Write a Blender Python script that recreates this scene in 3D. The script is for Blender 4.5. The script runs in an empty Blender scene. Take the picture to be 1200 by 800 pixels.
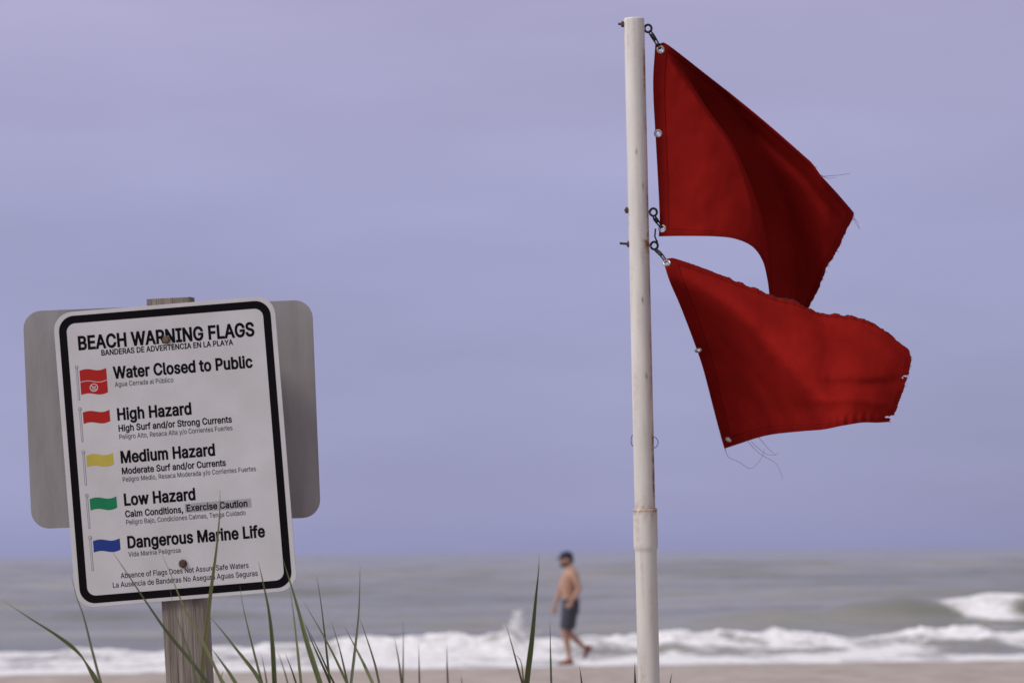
import bpy, bmesh, math, random
import numpy as np
from mathutils import Vector, Matrix, noise as mnoise
from mathutils.geometry import delaunay_2d_cdt

R = math.radians
scene = bpy.context.scene
COL = scene.collection
random.seed(7)
rng = np.random.default_rng(11)

# ------------------------------------------------------------------ camera
F = 85 / 36 * 1200                      # focal length in pixels of the 1200 px wide photo
CAM_Z = 1.85
pitch, roll = math.atan(247 / F), R(0.573)
fwd = Vector((0, math.cos(pitch), math.sin(pitch)))
r0 = Vector((1, 0, 0)); u0 = Vector((0, -math.sin(pitch), math.cos(pitch)))
right = r0 * math.cos(roll) - u0 * math.sin(roll)
up = r0 * math.sin(roll) + u0 * math.cos(roll)
CAM = Matrix(((right.x, up.x, -fwd.x, 0), (right.y, up.y, -fwd.y, 0), (right.z, up.z, -fwd.z, CAM_Z), (0, 0, 0, 1)))
cd = bpy.data.cameras.new('camera')
cam = bpy.data.objects.new('camera', cd); COL.objects.link(cam)
cam.matrix_world = CAM
cd.sensor_width = 36; cd.sensor_fit = 'HORIZONTAL'; cd.lens = 85
cd.clip_start = 0.1; cd.clip_end = 30000
cd.dof.use_dof = True; cd.dof.focus_distance = 5.15; cd.dof.aperture_fstop = 5.2; cd.dof.aperture_blades = 7
scene.camera = cam

def at(px, py, d):
    """point seen at photo pixel (px, py), d metres in front of the camera plane"""
    return CAM @ Vector(((px - 600) / F * d, (400 - py) / F * d, -d))

def lin(r, g, b):
    f = lambda c: (c / 255 / 12.92) if c <= 10 else ((c / 255 + .055) / 1.055) ** 2.4
    return (f(r), f(g), f(b), 1)

# ------------------------------------------------------------------ sky and sun (soft overcast)
SUN_EL, SUN_AZ = R(40), R(238)          # azimuth clockwise from +Y: behind the camera, to its left
w = bpy.data.worlds.new('World'); scene.world = w; w.use_nodes = True
nt = w.node_tree; N = nt.nodes; L = nt.links
bg = N['Background']; bg.inputs['Strength'].default_value = 0.1
sky = N.new('ShaderNodeTexSky'); sky.sky_type = 'NISHITA'; sky.sun_disc = False
sky.sun_elevation = SUN_EL; sky.sun_rotation = SUN_AZ; sky.air_density = 1; sky.dust_density = 2
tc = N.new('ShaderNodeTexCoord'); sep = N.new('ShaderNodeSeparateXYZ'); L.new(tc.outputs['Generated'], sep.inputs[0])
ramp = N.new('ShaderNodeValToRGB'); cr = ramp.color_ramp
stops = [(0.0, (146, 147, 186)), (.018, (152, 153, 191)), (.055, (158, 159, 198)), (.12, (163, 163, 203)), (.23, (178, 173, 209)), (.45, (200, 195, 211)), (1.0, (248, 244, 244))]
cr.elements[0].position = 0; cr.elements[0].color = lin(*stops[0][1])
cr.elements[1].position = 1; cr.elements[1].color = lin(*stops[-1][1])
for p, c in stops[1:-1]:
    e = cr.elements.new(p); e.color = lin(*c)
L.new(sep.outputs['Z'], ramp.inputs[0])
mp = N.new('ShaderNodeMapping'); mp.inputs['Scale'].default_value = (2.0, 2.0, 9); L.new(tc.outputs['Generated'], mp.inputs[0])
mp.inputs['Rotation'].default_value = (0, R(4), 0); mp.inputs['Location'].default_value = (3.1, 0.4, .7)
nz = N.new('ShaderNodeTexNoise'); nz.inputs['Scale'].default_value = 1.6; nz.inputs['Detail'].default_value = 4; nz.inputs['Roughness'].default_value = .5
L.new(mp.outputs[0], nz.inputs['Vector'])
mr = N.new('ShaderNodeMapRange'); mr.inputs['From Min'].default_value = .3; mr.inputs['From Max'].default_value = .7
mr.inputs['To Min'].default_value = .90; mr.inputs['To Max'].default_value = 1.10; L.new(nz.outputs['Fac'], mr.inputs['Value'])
sid = N.new('ShaderNodeMapRange'); sid.inputs['From Min'].default_value = -1; sid.inputs['From Max'].default_value = 1      # sky shaped for its light: brighter left, dimmed right, to deepen flag folds
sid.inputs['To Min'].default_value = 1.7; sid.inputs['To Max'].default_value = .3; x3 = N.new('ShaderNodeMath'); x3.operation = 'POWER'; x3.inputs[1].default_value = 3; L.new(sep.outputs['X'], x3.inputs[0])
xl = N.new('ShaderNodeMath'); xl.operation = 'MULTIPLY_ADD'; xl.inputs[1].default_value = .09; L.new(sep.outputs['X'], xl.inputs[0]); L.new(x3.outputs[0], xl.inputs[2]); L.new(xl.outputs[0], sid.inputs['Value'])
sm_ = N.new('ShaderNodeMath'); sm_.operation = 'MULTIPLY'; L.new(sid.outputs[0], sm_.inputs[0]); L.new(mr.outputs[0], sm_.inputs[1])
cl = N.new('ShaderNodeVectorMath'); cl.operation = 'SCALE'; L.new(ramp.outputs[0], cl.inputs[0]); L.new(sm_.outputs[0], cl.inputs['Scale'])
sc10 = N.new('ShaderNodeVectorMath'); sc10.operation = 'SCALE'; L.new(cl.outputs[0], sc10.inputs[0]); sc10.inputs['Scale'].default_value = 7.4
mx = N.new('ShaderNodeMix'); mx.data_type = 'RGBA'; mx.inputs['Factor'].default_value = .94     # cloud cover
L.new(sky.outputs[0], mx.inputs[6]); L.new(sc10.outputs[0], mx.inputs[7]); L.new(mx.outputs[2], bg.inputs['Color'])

sd = bpy.data.lights.new('sun', 'SUN'); sd.energy = 1.5; sd.angle = R(14); sd.color = (1, .95, .885)
so = bpy.data.objects.new('sun', sd); COL.objects.link(so)
sdir = Vector((math.sin(SUN_AZ) * math.cos(SUN_EL), math.cos(SUN_AZ) * math.cos(SUN_EL), math.sin(SUN_EL)))
so.rotation_euler = sdir.to_track_quat('Z', 'Y').to_euler(); so.location = (-6, -8, 9)

vs = scene.view_settings
vs.view_transform = 'Standard'; vs.look = 'None'; vs.exposure = 0.40; vs.gamma = 1; vs.use_curve_mapping = False
scene.cycles.use_denoising = True
scene.cycles.max_bounces = 6

# ------------------------------------------------------------------ helpers
def tag(o, label=None, cat=None, group=None, kind=None):
    if label: o['label'] = label
    if cat: o['category'] = cat
    if group: o['group'] = group
    if kind: o['kind'] = kind
    return o

ORG = {}                                 # world origin of roots that carry parts
def thing(name, loc, label, cat, group=None):
    o = bpy.data.objects.new(name, None); COL.objects.link(o)
    o.location = loc; o.empty_display_size = .1
    ORG[o] = Vector(loc)
    return tag(o, label, cat, group)

def link_mesh(name, me, mats, parent=None, matrix=None):
    """me in world coordinates, or in the frame of `matrix`"""
    o = bpy.data.objects.new(name, me); COL.objects.link(o)
    for m in (mats if isinstance(mats, (list, tuple)) else [mats]): me.materials.append(m)
    po = ORG.get(parent, Vector((0, 0, 0))) if parent else Vector((0, 0, 0))
    if matrix is None:
        me.transform(Matrix.Translation(-po)); ORG[o] = po
    else:
        o.matrix_basis = Matrix.Translation(-po) @ matrix
    if parent: o.parent = parent
    return o

def obj(name, bm, mats, parent=None, smooth=True, matrix=None, angle=None):
    me = bpy.data.meshes.new(name)
    bmesh.ops.recalc_face_normals(bm, faces=bm.faces)
    bm.to_mesh(me); bm.free()
    o = link_mesh(name, me, mats, parent, matrix)
    if smooth:
        me.polygons.foreach_set('use_smooth', [True] * len(me.polygons))
        if angle is not None: me.set_sharp_from_angle(angle=R(angle))
    return o

def tube(bm, pts, rad, n=8, cap=True, closed=False, mat=0):
    pts = [Vector(p) for p in pts]; m = len(pts)
    rads = [rad] * m if not isinstance(rad, (list, tuple)) else list(rad)
    T = []
    for i in range(m):
        a = pts[i - 1] if (closed or i > 0) else pts[i]
        b = pts[(i + 1) % m] if (closed or i < m - 1) else pts[i]
        T.append((b - a).normalized())
    nrm = T[0].orthogonal().normalized(); rings = []
    for i in range(m):
        nrm = (nrm - T[i] * nrm.dot(T[i])).normalized(); bi = T[i].cross(nrm)
        rx = rads[i] if isinstance(rads[i], tuple) else (rads[i], rads[i])
        rings.append([bm.verts.new(pts[i] + nrm * math.cos(2 * math.pi * k / n) * rx[0] + bi * math.sin(2 * math.pi * k / n) * rx[1]) for k in range(n)])
    for i in range(m if closed else m - 1):
        A, B = rings[i], rings[(i + 1) % m]
        for k in range(n):
            f = bm.faces.new((A[k], A[(k + 1) % n], B[(k + 1) % n], B[k])); f.material_index = mat
    if cap and not closed:
        bm.faces.new(rings[0][::-1]).material_index = mat; bm.faces.new(rings[-1]).material_index = mat

def ring(bm, c, nrm, RR, r, n=20, m=8, sx=1, ax=None):
    nrm = Vector(nrm).normalized(); a = (Vector(ax) if ax else nrm.orthogonal()); a = (a - nrm * a.dot(nrm)).normalized(); b = nrm.cross(a)
    tube(bm, [Vector(c) + a * math.cos(2 * math.pi * k / n) * RR * sx + b * math.sin(2 * math.pi * k / n) * RR for k in range(n)], r, m, closed=True)

def spline(P, n):
    """Catmull-Rom through P (k,d), n points evenly spaced along it"""
    P = np.asarray(P, float); Q = np.vstack([2 * P[0] - P[1], P, 2 * P[-1] - P[-2]])
    out = []
    for i in range(len(P) - 1):
        p0, p1, p2, p3 = Q[i:i + 4]
        for t in np.linspace(0, 1, 40, endpoint=False):
            out.append(.5 * (2 * p1 + (p2 - p0) * t + (2 * p0 - 5 * p1 + 4 * p2 - p3) * t * t + (3 * p1 - p0 - 3 * p2 + p3) * t ** 3))
    out.append(P[-1]); out = np.array(out)
    s = np.r_[0, np.cumsum(np.linalg.norm(np.diff(out[:, :2], axis=0), axis=1))]
    t = np.linspace(0, s[-1], n)
    return np.stack([np.interp(t, s, out[:, k]) for k in range(out.shape[1])], 1)

_tab = rng.random((256, 256))
def vnoise(x, y):
    x = np.asarray(x, float); y = np.asarray(y, float)
    xi = np.floor(x).astype(int); yi = np.floor(y).astype(int); fx = x - xi; fy = y - yi
    fx = fx * fx * (3 - 2 * fx); fy = fy * fy * (3 - 2 * fy); g = lambda a, b: _tab[a % 256, b % 256]
    return (g(xi, yi) * (1 - fx) + g(xi + 1, yi) * fx) * (1 - fy) + (g(xi, yi + 1) * (1 - fx) + g(xi + 1, yi + 1) * fx) * fy
def fbm(x, y, o=4):
    s = 0; a = .5
    for k in range(o):
        s = s + a * vnoise(x * 2 ** k + 17.3 * k, y * 2 ** k + 5.1 * k); a *= .5
    return s / (1 - .5 ** o)             # 0..1
def sstep(a, b, x):
    t = np.clip((np.asarray(x, float) - a) / (b - a), 0, 1); return t * t * (3 - 2 * t)

def grid_mesh(name, P, loop_u=False):
    """P (rows, cols, 3)"""
    r, c = P.shape[:2]
    me = bpy.data.meshes.new(name)
    idx = np.arange(r * c).reshape(r, c)
    q = np.stack([idx[:-1, :-1], idx[:-1, 1:], idx[1:, 1:], idx[1:, :-1]], -1).reshape(-1, 4)
    me.vertices.add(r * c); me.vertices.foreach_set('co', P.reshape(-1).astype(np.float32))
    me.loops.add(q.size); me.loops.foreach_set('vertex_index', q.reshape(-1).astype(np.int32))
    me.polygons.add(len(q)); me.polygons.foreach_set('loop_start', np.arange(0, q.size, 4, dtype=np.int32))
    me.polygons.foreach_set('use_smooth', np.ones(len(q), bool))
    me.update(calc_edges=True)
    return me

# ------------------------------------------------------------------ materials
def mat(name, base, rough=.6, metal=0, var=.12, scale=30, bump=0, bscale=200, spec=.5, stretch=(1, 1, 1), dark=None):
    """principled with a noise-varied base colour and optional fine bump (object coordinates)"""
    m = bpy.data.materials.new(name); m.use_nodes = True
    t = m.node_tree; n = t.nodes; l = t.links; p = n['Principled BSDF']
    p.inputs['Roughness'].default_value = rough; p.inputs['Metallic'].default_value = metal
    p.inputs['Specular IOR Level'].default_value = spec
    c = n.new('ShaderNodeTexCoord'); mpn = n.new('ShaderNodeMapping'); mpn.inputs['Scale'].default_value = stretch
    l.new(c.outputs['Object'], mpn.inputs[0])
    z = n.new('ShaderNodeTexNoise'); z.inputs['Scale'].default_value = scale; z.inputs['Detail'].default_value = 5
    l.new(mpn.outputs[0], z.inputs['Vector'])
    r = n.new('ShaderNodeValToRGB'); e = r.color_ramp.elements
    a = dark or tuple(v * (1 - var) for v in base); b = tuple(min(1, v * (1 + var)) for v in base)
    e[0].position = .3; e[0].color = (*a[:3], 1); e[1].position = .7; e[1].color = (*b[:3], 1)
    l.new(z.outputs['Fac'], r.inputs[0]); l.new(r.outputs[0], p.inputs['Base Color'])
    if bump:
        z2 = n.new('ShaderNodeTexNoise'); z2.inputs['Scale'].default_value = bscale; z2.inputs['Detail'].default_value = 4
        l.new(mpn.outputs[0], z2.inputs['Vector'])
        bp = n.new('ShaderNodeBump'); bp.inputs['Strength'].default_value = bump; bp.inputs['Distance'].default_value = .01
        l.new(z2.outputs['Fac'], bp.inputs['Height']); l.new(bp.outputs[0], p.inputs['Normal'])
    return m

def node(m, kind): return m.node_tree.nodes.new(kind)

def cloth_mat(name, base, trans=.10):
    m = mat(name, base, .85, var=.13, scale=9, bump=.25, bscale=900, spec=.0)
    t = m.node_tree; p = t.nodes['Principled BSDF']; out = t.nodes['Material Output']
    tr = t.nodes.new('ShaderNodeBsdfTranslucent'); tr.inputs[0].default_value = (base[0] * 1.2, base[1], base[2], 1)
    ms = t.nodes.new('ShaderNodeMixShader'); ms.inputs[0].default_value = trans
    t.links.new(p.outputs[0], ms.inputs[1]); t.links.new(tr.outputs[0], ms.inputs[2]); t.links.new(ms.outputs[0], out.inputs['Surface'])
    p.inputs['Sheen Weight'].default_value = 0
    return m

M = {}
M['red'] = cloth_mat('red_cloth', (.215, .0100, .0080), .02)
M['red_hem'] = cloth_mat('red_hem_cloth', (.185, .0088, .0075), .02)
M['thread'] = mat('thread', (.20, .02, .02), .9)
M['steel'] = mat('dark_steel', (.035, .032, .032), .5, .6, .3, 120)
M['grommet'] = mat('grommet_metal', (.45, .44, .42), .4, .9, .2, 300)
M['rusty'] = mat('rusty_steel', (.10, .06, .045), .75, .3, .5, 250, .3, 400)
M['panel'] = mat('white_sign_sheeting', (.595, .588, .588), .5, var=.04, scale=9, dark=(.525, .515, .51), bump=.03, bscale=30)
M['black'] = mat('black_ink', (.006, .005, .006), .8, var=.1, spec=.08)
M['grey_ink'] = mat('faded_grey_overlay', (.36, .355, .36), .55, var=.08, scale=90)
M['small_ink'] = mat('thin_grey_lettering', (.03, .028, .032), .8, var=.1, spec=.1)
M['alu'] = mat('weathered_aluminium', (.29, .275, .27), .5, .1, .20, 9, .08, 60, stretch=(1.6, .35, 1))
M['p_red'] = mat('red_print', (.40, .016, .012), .6, var=.06, spec=.2)
M['p_yel'] = mat('yellow_print', (.50, .42, .07), .6, var=.06, spec=.2)
M['p_grn'] = mat('green_print', (.012, .20, .085), .6, var=.06, spec=.2)
M['p_blu'] = mat('blue_print', (.02, .045, .24), .6, var=.06, spec=.2)
M['p_line'] = mat('grey_print_outline', (.20, .19, .21), .5, var=.1)
M['p_pole'] = mat('pale_print', (.52, .51, .53), .5, var=.03)
M['p_white'] = mat('white_print', (.60, .50, .50), .5, var=.03)

def wood():
    m = mat('weathered_post_wood', (.27, .235, .20), .9, var=.22, scale=9, bump=.7, bscale=16, stretch=(9, .35, 9), dark=(.155, .132, .11), spec=.2)
    return m
M['wood'] = wood()
def pvc():
    m = mat('stained_white_pvc', (.65, .63, .57), .42, var=.07, scale=9, stretch=(3, 3, .6), bump=.04, bscale=40)
    t = m.node_tree; p = t.nodes['Principled BSDF']; src = p.inputs['Base Color'].links[0].from_socket
    at_ = t.nodes.new('ShaderNodeAttribute'); at_.attribute_name = 'stain'
    c = t.nodes.new('ShaderNodeTexCoord'); z = t.nodes.new('ShaderNodeTexNoise'); z.inputs['Scale'].default_value = 90; z.inputs['Detail'].default_value = 6
    t.links.new(c.outputs['Object'], z.inputs['Vector'])
    mu = t.nodes.new('ShaderNodeMath'); mu.operation = 'MULTIPLY'
    mr_ = t.nodes.new('ShaderNodeMapRange'); mr_.inputs['From Min'].default_value = .35; mr_.inputs['From Max'].default_value = .65; mr_.inputs['To Min'].default_value = .55; mr_.inputs['To Max'].default_value = 1.8
    t.links.new(z.outputs['Fac'], mr_.inputs['Value']); t.links.new(at_.outputs['Fac'], mu.inputs[0]); t.links.new(mr_.outputs[0], mu.inputs[1])
    cl_ = t.nodes.new('ShaderNodeClamp'); t.links.new(mu.outputs[0], cl_.inputs[0])
    x = t.nodes.new('ShaderNodeMix'); x.data_type = 'RGBA'; t.links.new(cl_.outputs[0], x.inputs['Factor']); t.links.new(src, x.inputs[6]); x.inputs[7].default_value = (.25, .115, .042, 1)
    t.links.new(x.outputs[2], p.inputs['Base Color'])
    return m
M['pvc'] = pvc()

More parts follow.
